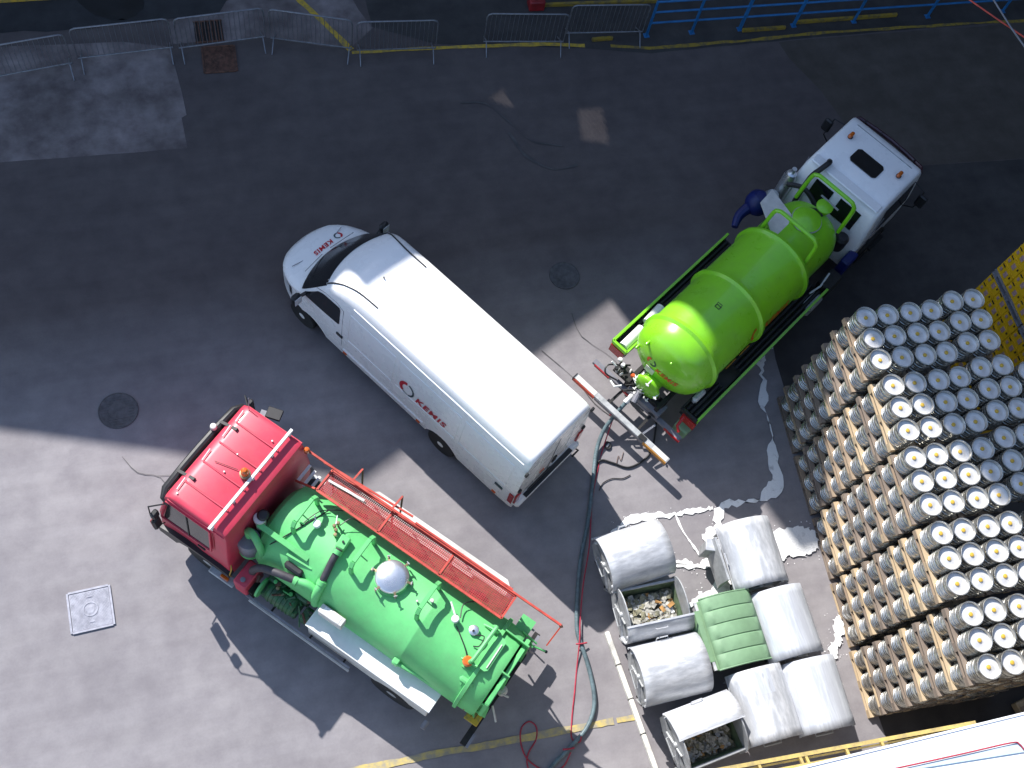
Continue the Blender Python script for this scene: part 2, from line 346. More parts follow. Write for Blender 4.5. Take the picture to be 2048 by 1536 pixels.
for nm, pts, wd, m in (('yellow_line', [(2.2, 18.6), (2.79, 17.58), (3.31, 16.62)], .13, 'yel'),
                       ('yellow_line', [(3.31, 16.56), (5.17, 16.42), (7.58, 16.22), (8.6, 16.02)], .10, 'yel'),
                       ('yellow_line', [(9.2, 15.93), (10.1, 15.74), (12.62, 15.65), (14.45, 15.62), (17.91, 15.41), (24, 15.0)], .08, 'yel3'),
                       ('yellow_line', [(-3.2, 1.93), (.73, 1.71), (1.75, 1.68), (2.96, 1.6), (4.03, 1.54), (5.0, 1.49)], .115, 'yel2'),
                       ('yellow_line', [(5.06, 1.48), (5.38, 1.46)], .10, 'yel2')):
    struct(strip(nm, pts, wd, .0125, m, .012))
# dark irregular cracks and tar runs
for pts, wd in (([(5.35, 14.9), (5.9, 14.75), (6.3, 14.2), (6.75, 13.7), (7.3, 13.35)], .05), ([(6.3, 13.9), (6.5, 13.3), (7.0, 12.85), (7.5, 12.9)], .06),
                ([(-2.6, 8.05), (-2.3, 7.7), (-2.0, 7.55), (-1.8, 7.1), (-1.75, 6.7)], .012), ([(-2.0, 7.55), (-1.6, 7.5)], .01),
                ([(5.6, 8.7), (6.1, 8.0), (6.3, 7.4), (6.7, 7.0)], .008), ([(6.4, 9.4), (6.5, 8.8), (7.0, 8.2), (7.1, 7.6)], .008)):
    struct(strip('ground_crack', [tuple(p)[:2] for p in smooth_path([(a + random.uniform(-.05, .05), b + random.uniform(-.05, .05), 0) for a, b in pts], 3)], wd, .0165, 'stain', wd * .45))

def blob(name, pts, z, m, jit=.035, sub=.05, th=.012):
    o = sheet(name, [tuple(p)[:2] for p in smooth_path([(a, b, 0) for a, b in pts], 7, True)], z, m, jit, sub)
    return o
SP = [[(5.8, 4.7), (6.1, 4.88), (6.37, 5.02), (6.77, 5.0), (7.2, 4.9), (7.55, 4.9), (7.95, 4.86), (7.95, 4.8), (7.4, 4.82), (6.8, 4.84), (6.3, 4.85)],
      [(6.75, 4.0), (7.15, 3.98), (7.39, 3.84), (7.6, 4.0), (7.66, 4.35), (7.95, 4.5), (8.12, 4.42), (7.95, 4.1), (7.8, 3.9), (7.62, 3.75), (7.4, 3.76), (7.0, 3.86)],
      [(6.95, 3.12), (7.2, 3.3), (7.45, 3.34), (7.62, 3.5), (7.85, 3.6), (8.05, 3.45), (8.0, 3.22), (7.7, 3.16), (7.3, 3.14)],
      [(8.75, 4.12), (9.17, 4.15), (9.59, 4.1), (9.8, 4.0), (9.85, 3.75), (9.62, 3.56), (9.21, 3.6), (8.9, 3.6)],
      [(9.28, 1.78), (9.5, 1.95), (9.55, 2.2), (9.72, 2.36), (9.78, 2.2), (9.66, 1.95), (9.5, 1.75), (9.35, 1.6)]]
for i, p in enumerate(SP): stuff(blob('white_slurry_spill', p, .020 + .004 * i, 'spill'))
mb = MB()
for P in SP:
    for q in range(46):
        a = random.choice(P); x = a[0] + random.gauss(0, .13); y = a[1] + random.gauss(0, .10); r_ = random.uniform(.003, .013)
        mb.add([(x + r_ * random.uniform(.6, 1.4) * math.cos(R(k * 60)), y + r_ * random.uniform(.6, 1.4) * math.sin(R(k * 60)), .0185) for k in range(6)], [tuple(range(6))])
stuff(mb.ob('slurry_splashes', 'spill', smooth=0))
ringpts = [(10.45, 7.95), (10.2, 7.7), (10.1, 7.4), (9.92, 6.88), (9.86, 6.23), (9.72, 5.71), (9.6, 5.1), (9.3, 4.9), (8.79, 4.79), (8.36, 4.77), (8.05, 4.6)]
stuff(strip('dried_slurry_edge', [tuple(p)[:2] for p in smooth_path([(a - .12, b, 0) for a, b in ringpts], 5)], .20, .022, 'spill', .085))
stuff(strip('dried_slurry_edge', [tuple(p)[:2] for p in smooth_path([(7.25, 4.86, 0), (7.3, 4.5, 0), (7.4, 4.2, 0), (7.45, 4.0, 0)], 5)], .035, .028, 'spill', .012))
# long white kerb edge on the left of the bins
kb = thing('kerb', 'low white painted concrete kerb running down the left side of the bins', 'kerb')
for i in range(7):
    a = Vector((5.30 + .045 * i, 3.0 - .62 * i, 0)); b = Vector((5.30 + .045 * (i + 1), 3.0 - .62 * (i + 1) + .012, 0))
    MB().bar(a + Vector((0, 0, .055)), b + Vector((0, 0, .055)), .085, .11).ob('kerb_stone', 'kerbw', kb, bevel=.01)

# ------------------------------------------------------------------ covers in the ground
def cover(x, y, s, rz, m, label, z=.012, ring=True):
    t = thing('manhole_cover', label, 'manhole cover', (x, y, 0), rz, 'square covers in the yard')
    fr = MB()
    for a, b, c, d in ((-s / 2, 0, .035, s), (s / 2, 0, .035, s)): fr.box((a, b, z + .006), (c, d, .022))
    for b in (-s / 2, s / 2): fr.box((0, b, z + .006), (s - .036, .035, .022))
    fr.ob('frame', m, t)
    MB().box((0, 0, z), (s - .05, s - .05, .012)).ob('plate', m, t)
    tr = MB(); k = s / 2 - .04; n = int(s / .045)
    for i in range(-n, n + 1):
        for sg in (1, -1):
            c = i * .05; pts = []
            for xx in (-k, k):
                yy = sg * xx + c
                yy2 = max(-k, min(k, yy)); xx2 = (yy2 - c) * sg
                pts.append((xx2, yy2, z + .0075))
            if abs(pts[0][0]) <= k + 1e-6 and (Vector(pts[0]) - Vector(pts[1])).length > .03: tr.bar(pts[0], pts[1], .007, .004)
    tr.ob('tread', m, t)
    if ring:
        G = [[(q * math.cos(2 * math.pi * i / 28), q * math.sin(2 * math.pi * i / 28), zz) for q, zz in ((.105, z + .007), (.11, z + .016), (.125, z + .016), (.13, z + .007))] for i in range(29)]
        MB().grid(G).ob('ring', m, t); MB().lathe([(.07, z + .006), (.07, z + .012), (.0, z + .014)], n=20).ob('boss', m, t)
        for sy in (-1, 1): MB().box((0, sy * .22, z + .011), (.09, .02, .012)).ob('key_slot', m, t)
    return t
cover(-3.39, 5.375, .70, R(1), 'coverm', 'shiny square steel manhole cover set in pale sunlit concrete at lower left')
cover(.46, 16.76, .69, R(-3), 'rust', 'rusty brown square cover just in front of the steel barriers', ring=True)
gr = thing('drain_grate', 'dark square drain grate behind the steel barriers at upper left', 'drain grate', (.345, 17.54, 0), R(-2))
MB().box((0, 0, .011), (.6, .55, .006)).ob('pit', 'tar', gr)
for i in range(9): MB().box((-.27 + i * .0675, 0, .024), (.022, .55, .018)).ob('grate_bar', 'rust', gr)
for sy in (-1, 1): MB().box((0, sy * .285, .022), (.62, .025, .022)).ob('grate_frame', 'rust', gr)
for (x, y, r, lb) in ((-2.53, 8.97, .34, 'round dark iron cover on the left near the shadow edge'), (6.52, 10.27, .30, 'round dark iron cover in the shade above the sunlit triangle')):
    t = thing('round_manhole_cover', lb, 'manhole cover', (x, y, 0), 0, 'round covers in the yard')
    MB().lathe([(r, .006), (r, .014), (r * .93, .016), (r * .9, .013), (0, .013)], n=36).ob('disc', 'disc', t)
    MB().lathe([(r * .5, .013), (r * .5, .017), (r * .42, .017), (0, .015)], n=24).ob('hub', 'disc', t)
    for k in range(-5, 6): h_ = math.sqrt(max(0, (r * .88) ** 2 - (k * r * .16) ** 2)); MB().bar((-h_, k * r * .16, .015), (h_, k * r * .16, .015), .012, .006).ob('cast_rib', 'disc', t)
    MB().tube([(r * 1.03 * math.cos(R(a)), r * 1.03 * math.sin(R(a)), .012) for a in range(0, 360, 10)], .012, 5, closed=True).ob('frame', 'disc', t)

# ------------------------------------------------------------------ surrounding buildings (they cast the shade over the yard)
bd = thing('brewery_building', 'tall factory block beyond the barriers shading most of the yard', 'building', (0, 0, 0))
from mathutils.geometry import tessellate_polygon
YW = 25.0
def facade(nm, outer, holes=()):
    # thin wall panel in the plane y = YW with louvred openings
    loops = [[Vector((x, z, 0)) for x, z in outer]] + [[Vector((x, z, 0)) for x, z in h] for h in holes]
    tri = tessellate_polygon(loops); pts = [(p.x, YW, p.y) for l in loops for p in l]
    mb = MB(); mb.add(pts, [tuple(t) for t in tri]); o = mb.ob(nm, 'wall', bd, smooth=0)
    md = o.modifiers.new('thickness', 'SOLIDIFY'); md.thickness = .3
    for h in holes:
        xs_ = [p[0] for p in h]; x = min(xs_)
        while x < max(xs_):
            MB().box((x + .034, YW, (min(p[1] for p in h) + max(p[1] for p in h)) / 2), (.068, .05, max(p[1] for p in h) - min(p[1] for p in h) + .1)).ob('dimming_bar', 'grey', bd, smooth=0); x += .105
# outline (x, height) fitted to the ground shade line; roof step added to shade the van
facade('gabled_wing', [(-60, 0), (1.94, 0), (1.94, 13.8), (-1.4, 15.08), (-1.62, 15.78), (-3.30, 16.42), (-3.38, 15.83), (-4.75, 16.35), (-10.15, 14.3), (-30, 6.0), (-60, 6)])
facade('stair_tower', [(1.94, 0), (3.55, 0), (3.55, 19.2), (1.94, 19.2)], [[(2.30, 9.05), (3.02, 8.72), (2.95, 9.4), (2.75, 9.45)]])
facade('tower', [(3.55, 0), (60, 0), (60, 30), (3.55, 30)], [[(4.25, 9.46), (4.82, 9.48), (4.25, 10.62), (3.70, 10.42)]])
b2 = thing('warehouse', 'unseen dark block added on the right to hold back sky light', 'building', (0, 0, 0))  # added out of view, cuts sky light to darken the right of the yard
MB().box((29, 8, 10), (12, 33.9, 20)).ob('wall', 'walld', b2, smooth=0)
MB().box((29, 8, 20.2), (12.4, 34.3, .4)).ob('roof', 'walld', b2, smooth=0)

# ------------------------------------------------------------------ crowd barriers
def barrier(a, b, label, tilt=0.):
    a = Vector((a[0], a[1], 0)); b = Vector((b[0], b[1], 0)); L = (b - a).length; ang = math.atan2(b.y - a.y, b.x - a.x)
    t = thing('crowd_barrier', label, 'barrier', ((a.x + b.x) / 2, (a.y + b.y) / 2, 0), ang, 'steel crowd barriers in a line across the top')
    h = L / 2 - .02; r = .019; k = .1
    pts = [(-h, 0, .2), (-h, 0, 1.08 - k), (-h + .03, 0, 1.08 - .03), (-h + k, 0, 1.08), (h - k, 0, 1.08), (h - .03, 0, 1.05), (h, 0, 1.08 - k), (h, 0, .2)]
    MB().tube(pts, r, 8, closed=True).ob('frame', 'steel', t, smooth=60)
    n = 17; bm = None
    for i in range(1, n + 1):
        x = -h + 2 * h * i / (n + 1)
        if bm is None: bm = MB().cyl((0, 0, .2), (0, 0, 1.08), .0065, 5).ob('bar', 'steel', t, loc=(x, 0, 0)); m0 = bm
        else:
            c = m0.copy(); COL.objects.link(c); c.parent = t; c.location = (x, 0, 0)
    for sx in (-1, 1):
        f = MB().tube([(sx * (h - .06), -.30, .012), (sx * (h - .06), -.26, .03), (sx * (h - .06), 0, .22), (sx * (h - .06), .26, .03), (sx * (h - .06), .30, .012)], .014, 6)
        f.ob('foot', 'steel', t, smooth=60)
    return t
BR = [((-4.35, 16.75), (-2.5, 16.92), 'steel crowd barrier at the far left, cut by the frame edge, over pale concrete'),
      ((-2.42, 17.03), (-.43, 17.05), 'steel crowd barrier in front of the black tar stain, second from the left edge'),
      ((-.36, 17.02), (1.53, 17.08), 'steel crowd barrier standing between the dark drain grate and the brown cover'),
      ((1.6, 17.04), (3.32, 16.5), 'steel crowd barrier crossing the diagonal yellow line'),
      ((3.38, 16.45), (5.15, 16.27), 'steel crowd barrier directly right of the diagonal yellow line, before the gap'),
      ((6.22, 16.31), (8.07, 16.05), 'steel crowd barrier right of the gap, beside the dark red block'),
      ((8.17, 16.29), (10.0, 16.08), 'steel crowd barrier touching the end of the blue railing')]
for a, b, l in BR: barrier(a, b, l)

# ------------------------------------------------------------------ blue railing along the ramp
fr = thing('blue_railing', 'blue painted two-rail steel railing along the yellow line at top right', 'railing', (0, 0, 0))
def fpt(x): return Vector((x, 16.12 - (x - 10.1) * .052, 0))
xs = [10.14, 11.26, 12.47, 13.85, 15.43, 17.42, 19.5, 21.6, 23.7]
for i, x in enumerate(xs):
    p = fpt(x)
    wd = .075 if i in (2, 3) else .05
    MB().bar(p, p + Vector((0, 0, 1.12)), wd, .05, up=(0, 1, 0)).ob('post', 'blue', fr, bevel=.004)
    MB().box((p.x, p.y, .006), (.13, .13, .012)).ob('foot_plate', 'blue', fr)
for z in (.42, .77, 1.1):
    MB().tube([fpt(10.14) + Vector((0, 0, z)), fpt(23.7) + Vector((0, 0, z))], .027, 8).ob('rail', 'blue', fr, smooth=60)
# low yellow beams lying behind the barriers
for (a, b, lb, m) in (((7.95, 17.28), (10.7, 17.05), 'yellow steel beam on the ground above the barriers, starting at the dark red block', 'yel3'),
                   ((-8, 19.1), (-2.5, 18.86), 'yellow painted beam lying at the very top left corner', 'yel'),
                   ((12.5, 15.92), (13.6, 15.86), 'short yellow wooden beam behind the wide blue posts', 'yel3'),
                   ((8.8, 16.14), (9.3, 16.12), 'short yellow beam under the last steel barrier', 'yel3'),
                   ((13.9, 15.98), (16.6, 15.86), 'long dull yellow beam on the ground behind the blue railing', 'yel3')):
    t = tag(MB().bar((a[0], a[1], .05), (b[0], b[1], .05), .07, .09).ob('yellow_beam', m, bevel=.008), lb, 'beam')
t = thing('concrete_block_marker', 'dark red block at the left end of the yellow beam, top centre', 'block', (7.75, 17.3, 0), R(-4))
MB().box((0, 0, .14), (.36, .3, .28), ch=.02).ob('block', 'tank2', t); MB().box((0, 0, .29), (.1, .1, .03)).ob('lifting_lug', 'chas', t)

# ------------------------------------------------------------------ wheels
def wheel(parent, x, y, r, wd, side, hub='pvc', tyre='rub'):
    o = bpy.data.objects.new('wheel', MB().lathe([(r * .6, -wd / 2), (r * .93, -wd / 2), (r, -wd * .36), (r, wd * .36), (r * .93, wd / 2), (r * .6, wd / 2)], ax='Y', n=28).mesh('tyre', tyre))
    COL.objects.link(o); o.parent = parent; o.location = (x, y, r)
    s = side
    MB().lathe([(r * .62, s * wd * .15), (r * .60, s * wd * .5), (r * .52, s * wd * .42), (r * .3, s * wd * .28), (r * .22, s * wd * .5), (0, s * wd * .52)], ax='Y', n=24).ob('rim', hub, o)
    return o

# ------------------------------------------------------------------ white panel van
def lerp_tab(tab, x):
    if x <= tab[0][0]: return tab[0][1]
    for (a, p), (b, q) in zip(tab, tab[1:]):
        if x <= b:
            t = (x - a) / (b - a); return p + (q - p) * t
    return tab[-1][1]
VT = [(0, 2.44), (.05, 2.485), (.14, 2.50), (3.9, 2.50), (4.35, 2.48), (4.7, 2.40), (4.95, 2.29), (5.12, 2.16), (5.3, 1.93), (5.5, 1.66), (5.7, 1.40), (5.8, 1.30), (6.0, 1.21), (6.25, 1.12), (6.42, 1.02), (6.52, .88), (6.58, .70)]
VW = [(0, .925), (.06, .945), (.3, .955), (5.0, .955), (5.7, .945), (6.0, .91), (6.2, .84), (6.35, .74), (6.45, .62), (6.53, .46), (6.58, .30)]
VS = [(.3, .965), (.55, 1.0), (1.0, 1.0), (1.35, .985), (1.9, .93), (2.25, .86), (2.42, .80), (2.5, .77)]
def vbow(x, y):
    g = min(1, max(0, (x - 3.9) / 1.2)); return x - .26 * g * (y / .95) ** 2
AX = (1.78, 5.50)
def vzb(x):
    z = .36
    for c in AX:
        d = abs(x - c)
        if d < .41: z = max(z, .30 + math.sqrt(.41 ** 2 - d * d))
    return z
def vside(x, z, off=0.):
    T = lerp_tab(VT, x); y = lerp_tab(VS, z) * lerp_tab(VW, x) + off; return (vbow(x, y), y, z)
def vtop(x, fr, off=0.):
    T = lerp_tab(VT, x); zt = T - .07; ye = lerp_tab(VS, min(zt, 2.43)) * lerp_tab(VW, x)
    a = abs(fr); drop = .07 * max(0, (a - .82) / .18) ** 1.8 + .018 * a * a
    y = ye * fr; dT = (lerp_tab(VT, x + .03) - lerp_tab(VT, x - .03)) / .06
    nx = -dT / math.hypot(1, dT); nz = 1 / math.hypot(1, dT)
    return (vbow(x, y) + nx * off, y, T - drop * (1 if dT > -.3 else .9) + nz * off)
van = thing('panel_van', 'long white high-roof panel van parked diagonally between the two tanker trucks', 'van', (4.875, 6.045, 0), R(123.1))
stx = sorted(set([0, .02, .05, .09, .14, .3, .6, .9, 1.2] + [c + .41 * math.cos(R(a)) for c in AX for a in range(0, 181, 15)] + [c + s * .425 for c in AX for s in (-1, 1)] + [2.6, 3.0, 3.4, 3.9, 4.2, 4.5, 4.7, 4.85, 4.95, 5.05, 5.12, 5.3, 5.5, 5.7, 5.76, 5.82, 6.0, 6.12, 6.25, 6.35, 6.42, 6.47, 6.52, 6.56, 6.58]))
def vring(x):
    T = lerp_tab(VT, x); zb = min(vzb(x), T - .12); zt = T - .07 - .018
    side = [vside(x, zb + (zt - zb) * k) for k in (0, .12, .25, .4, .55, .7, .83, .93)]
    top = [vtop(x, f) for f in (1.0, .97, .93, .88, .82, .7, .5, .25, 0)]
    left = side + top; right = [(p[0], -p[1], p[2]) for p in reversed(left[:-1])]
    return left + right
G = [vring(x) for x in stx]
mb = MB(); mb.grid(G); mb.f.append(tuple(range(len(G[0])))); nn = len(G[0]); mb.f.append(tuple((len(G) - 1) * nn + i for i in range(nn)))
mb.ob('body', 'white', van, smooth=40)
MB().box((3.0, 0, .42), (5.6, 1.5, .3)).ob('underbody', 'chas', van)
for c in AX:
    for s in (-1, 1):
        MB().extr([(c + .4 * math.cos(R(a)), .3 + .4 * math.sin(R(a))) for a in range(0, 181, 15)], 'y', s * .60, s * .64).ob('wheel_housing', 'chas', van)
        wheel(van, c, s * .83, .335, .22, s)
# glass
mb = MB(); mb.grid([[vtop(x, f, .006) for f in [i / 12 * .94 for i in range(-12, 13)]] for x in (5.10, 5.2, 5.35, 5.5, 5.66, 5.74)]); mb.ob('windscreen', 'glass', van)
def side_patch(nm, poly, m, off, sg, th=None, nseg=6):
    """patch on the van side: poly as top and bottom edges [(x, zlow, zhigh), ...]"""
    G = []
    for (x, z0, z1) in poly:
        G.append([(lambda p: (p[0], sg * p[1], p[2]))(vside(x + .26 * min(1, max(0, (x - 3.9) / 1.2)) * .93, z0 + (z1 - z0) * k / nseg, off)) for k in range(nseg + 1)])
    return MB().grid(G).ob(nm, m, van)
for s in (1, -1):
    side_patch('door_window', [(4.50, 1.46, 1.9), (4.53, 1.42, 1.95), (4.75, 1.40, 1.95), (4.95, 1.38, 1.93), (5.05, 1.37, 1.87), (5.2, 1.36, 1.68), (5.36, 1.36, 1.50), (5.42, 1.37, 1.41)], 'glass', .006, s)
    # seams, mouldings and pressed panels as raised lines
    def sline(pts, r, nm, m, off=.002):
        P = []
        for (x, z) in pts:
            p = vside(x + .26 * min(1, max(0, (x - 3.9) / 1.2)) * .93, z, off); P.append((p[0], s * p[1], p[2]))
        return MB().tube(P, r, 5).ob(nm, m, van)
    sline([(4.42, z) for z in (.45, .8, 1.2, 1.6, 1.95)], .006, 'door_seam', 'grey', -.001)
    sline([(4.42, 1.95), (4.6, 2.02), (4.9, 2.0), (5.08, 1.93)], .006, 'door_seam', 'grey', -.001)
    sline([(x, 2.24) for x in (.12, .8, 1.6, 2.4, 3.2, 3.9, 4.2)], .016, 'gutter', 'white', .0)
    for (xa, xb) in ((4.25, 3.1), (3.0, 1.5), (1.4, .25)):
        for z in (2.02, 1.15): sline([(xa - (xa - xb) * k / 6, z) for k in range(7)], .010, 'panel_pressing', 'white', .0)
        for xx in (xa, xb): sline([(xx, 1.15 + .87 * k / 4) for k in range(5)], .008, 'panel_pressing', 'white', -.001)
    sline([(x, .62) for x in (2.25, 3.0, 3.7, 4.38)], .02, 'rub_strip', 'white', .0)
    for x in (4.3, 2.36, .42):
        p = vside(x + (.2 if x > 4 else 0), .5, .01); MB().box((x, s * p[1], .5), (.09, .025, .035)).ob('side_marker', 'orng', van)
    p = vside(4.5, 1.08, .012); MB().box((4.44, s * (p[1]), 1.08), (.16, .03, .07), ch=.01).ob('door_handle', 'blk', van)
    # mirror: arm and head
    MB().bar((5.36, s * .9, 1.42), (5.40, s * 1.06, 1.40), .05, .05).ob('mirror_arm', 'blk', van)
    mh = MB().box((5.40, s * 1.13, 1.40), (.12, .20, .26), ch=.04).ob('mirror', 'blk', van); MB().box((5.335, s * 1.13, 1.40), (.008, .16, .2)).ob('mirror_glass', 'galv', mh)
    # roof rails: black strips curving out at the front and the thin seam behind
    pts = [vtop(5.10, s * .90, .004), vtop(4.95, s * .88, .006), vtop(4.7, s * .84, .008), vtop(4.4, s * .80, .010), vtop(4.1, s * .79, .010), vtop(3.85, s * .79, .008)]
    MB().tube(smooth_path(pts, 4), .014, 6).ob('roof_strip', 'blk', van)
    MB().tube([vtop(x, s * .79, .000) for x in (3.85, 3.0, 2.0, 1.0, .12)], .0045, 5).ob('roof_seam', 'galvd', van)
    # head and tail lamps
    G = []
    for x in (6.05, 6.16, 6.27, 6.38): G.append([(lambda p: (p[0], s * p[1], p[2]))(vside(x, z, .008)) for z in (.68, .78, .88, .98)])
    MB().grid(G).ob('headlight', 'galv', van)
    G = []
    for x in (6.02, 6.09): G.append([(lambda p: (p[0], s * p[1], p[2]))(vside(x, z, .014)) for z in (.80, .95, 1.06)])
    MB().grid(G).ob('indicator', 'blk', van)
    MB().box((-.012, s * .86, .86), (.05, .13, .40), ch=.01).ob('tail_lamp', 'ored', van); MB().box((.06, s * .957, .86), (.10, .02, .38)).ob('tail_lamp', 'ored', van)
    MB().box((.36, s * .966, .95), (.18, .012, .08)).ob('badge', 'logon', van)
    for z in (1.25, 2.1): MB().box((-.02, s * .87, z), (.05, .07, .10), ch=.01).ob('door_hinge', 'blk', van)
    MB().box((6.02, s * .50, 1.185), (.28, .012, .008), rz=s * R(78)).ob('bonnet_crease', 'grey', van)
    MB().bar((5.79, s * .1, 1.345), (5.70, s * .62, 1.43), .008, .008).ob('wiper', 'blk', van)
MB().tube([vtop(x, 0.0, 0) for x in (5.0, 5.05)], .001, 4).ob('roof_join', 'white', van)
MB().box((-.012, 0, 1.35), (.01, .012, 1.75)).ob('door_seam', 'grey', van)
for s in (-1, 1): MB().box((-.012, s * .42, 1.5), (.012, .012, 1.2)).ob('panel_pressing', 'white', van)
MB().box((-.02, -.12, 1.02), (.03, .10, .22), ch=.008).ob('door_handle', 'blk', van)
MB().box((-.03, 0, .52), (.16, 1.76, .16), ch=.04).ob('bumper', 'white', van); MB().box((-.04, .28, .78), (.02, .62, .12), ch=.004).ob('number_plate_recess', 'blk', van)
MB().box((-.06, .0, .605), (.09, 1.3, .012)).ob('bumper_step', 'blk', van); MB().box((-.02, .25, 1.12), (.012, .12, .05)).ob('badge', 'orng', van)
MB().tube([(-.05, -.75, .5), (-.16, -.78, .5), (-.16, -.60, .5)], .02, 6).ob('tow_hook', 'chas', van)
for z in (.62, .70, .78): MB().tube([(6.535, .3, z), (6.55, 0, z), (6.535, -.3, z)], .012, 5).ob('grille_bar', 'blk', van)
MB().tube([(6.20, .62, .46), (6.34, .48, .46), (6.45, .25, .46), (6.48, 0, .46), (6.45, -.25, .46), (6.34, -.48, .46), (6.20, -.62, .46)], .06, 8).ob('bumper', 'white', van)
MB().tube([(4.2, .10, 2.5), (4.2, .10, 2.53)], .015, 6).ob('aerial_base', 'blk', van)
fl = lambda u, v: (lambda p: (p[0], p[1], p[2]))(vside(2.50 - u, 1.22 + v, .006))
text_mesh('lettering', 'KEMIS', .25, fl, 'logor', van, 1.15)
fr_ = lambda u, v: (lambda p: (p[0], -p[1], p[2]))(vside(1.62 + u, 1.22 + v, .006))
text_mesh('lettering', 'KEMIS', .25, fr_, 'logor', van, 1.15)
for s, f in ((1, lambda u, v: vside(2.72 - u * 1.25, 1.36 + v * 1.3, .006)), (-1, lambda u, v: (lambda p: (p[0], -p[1], p[2]))(vside(1.45 + u, 1.34 + v, .006)))):
    ring_mesh('logo_ring', f, 0, 0, .09, .15, 95, 230, 'logor', van, sq=1.1)
    ring_mesh('logo_ring', f, 0, 0, .11, .14, -75, 80, 'logon', van, sq=1.1); ring_mesh('logo_ring', f, 0, 0, .11, .14, -130, -80, 'logog', van, sq=1.1)
def fh(u, v):
    y = -.30 + u; x = 5.98 - v; f = y / (lerp_tab(VW, x)); return vtop(x + .26 * (y / .95) ** 2, f, .008)
text_mesh('lettering', 'KEMIS', .155, fh, 'logor', van, 1.15)
fb = lambda u, v: fh(-.16 + u, .04 + v)
ring_mesh('logo_ring', fb, 0, 0, .05, .09, 95, 230, 'logor', van); ring_mesh('logo_ring', fb, 0, 0, .06, .085, -120, 80, 'logon', van)

# ------------------------------------------------------------------ green vacuum tanker with white cab
gt = thing('vacuum_tanker', 'lime green cylindrical vacuum tanker with a white cab, parked at upper right', 'truck', (11.347, 9.727, 0), R(31.8))
for y in (-.38, .38): MB().box((-1.6, y, .82), (7.0, .08, .22)).ob('chassis_rail', 'chas', gt)
for x in (-5.0, -3.3, -1.6, -.1): MB().box((x, 0, .82), (.1, .7, .16)).ob('cross_member', 'chas', gt)
for x in (1.35, -3.55):
    for s in (-1, 1):
        wheel(gt, x, s * (.92), .44, .28, s, 'galvd')
        MB().extr([(x + q * math.cos(R(a)), .46 + q * math.sin(R(a))) for q, rg in ((.53, range(0, 181, 15)), (.50, range(180, -1, -15))) for a in rg], 'y', s * .70, s * 1.04).ob('mudguard', 'chas', gt)
# cab
CW = .98
prof = [(.35, .72), (.40, 1.4), (.50, 2.28), (.62, 2.40), (.9, 2.47), (1.9, 2.50), (2.05, 2.46), (2.14, 2.34), (2.30, 1.45), (2.34, .75), (2.30, .55), (.4, .60)]
G = []
for k, (f, ins) in enumerate(((-1, .13), (-.985, .06), (-.95, .015), (-.88, .0), (0, -.01), (.88, 0), (.95, .015), (.985, .06), (1, .13))):
    row = []
    for (x, z) in prof:
        tw = CW - .10 * max(0, (z - 1.4) / 1.1) ** 1.6
        cx, cz = 1.35, 1.5
        row.append((cx + (x - cx) * (1 - ins * .55), tw * f, cz + (z - cz) * (1 - ins * .55)))
    G.append(row)
mb = MB(); mb.grid(G, close=True); mb.f.append(tuple(range(len(prof)))); mb.f.append(tuple(8 * len(prof) + i for i in range(len(prof)))); mb.ob('cab', 'white', gt, smooth=40)
MB().box((.62, 0, 2.425), (.22, 1.66, .05), rz=0, ch=.02).ob('roof_step', 'white', gt)
MB().prism([(1.26 + a, b) for a, b in [(-.20 + .06, -.33), (.20 - .06, -.33), (.20, -.27), (.20, .27), (.14, .33), (-.14, .33), (-.20, .27), (-.20, -.27)]], 2.485, 2.512).ob('roof_hatch', 'glass', gt, bevel=.008)
MB().bar((1.88, -.7, 2.505), (1.88, .7, 2.505), .02, .012).ob('roof_seam', 'galvd', gt)
for y in (.62, -.62):
    l = MB().lathe([(.055, 2.49), (.055, 2.52)], o=(1.52, y, 0)).ob('beacon_base', 'blk', gt); MB().box((1.52, y, 2.565), (.17, .075, .09), ch=.025).ob('lens', 'amb', l)
MB().tube([(2.12, .86, 2.30), (2.24, .80, 2.30), (2.30, .4, 2.29), (2.32, 0, 2.29), (2.30, -.4, 2.29), (2.24, -.80, 2.30), (2.12, -.86, 2.30)], .045, 8).ob('sun_visor', 'visor', gt)
for y in (-.6, -.2, .25, .65): MB().box((2.20, y, 2.36), (.12, .02, .04)).ob('visor_bracket', 'blk', gt)
MB().add([(2.165, -.78, 2.25), (2.165, .78, 2.25), (2.318, .84, 1.45), (2.318, -.84, 1.45)], [(0, 1, 2, 3)]).ob('windscreen', 'glass', gt)
for (y0, y1) in ((.08, .52), (-.62, -.10)):
    MB().add([(.405, y0, 1.66), (.405, y1, 1.66), (.47, y1, 2.16), (.47, y0, 2.16)], [(0, 1, 2, 3)]).ob('rear_window', 'glass', gt)
for s in (-1, 1):
    MB().add([(.95, s * .985, 1.45), (2.12, s * .985, 1.45), (2.02, s * .915, 2.15), (.95, s * .915, 2.15)], [(0, 1, 2, 3)]).ob('side_window', 'glass', gt)
    MB().tube([(2.05, s * .92, 2.1), (2.0, s * 1.18, 2.1), (1.96, s * 1.2, 1.6), (2.0, s * .99, 1.4)], .014, 6).ob('mirror_arm', 'blk', gt)
    MB().box((1.97, s * 1.24, 1.86), (.09, .19, .34), ch=.03).ob('mirror', 'blk', gt)
    MB().box((1.45, s * 1.06, .62), (.5, .16, .05)).ob('step', 'chas', gt)
    MB().box((.92, s * .985, 1.15), (.10, .02, .04)).ob('door_handle', 'blk', gt); MB().box((.86, s * .972, 1.4), (.012, .02, 1.3)).ob('door_seam', 'grey', gt)
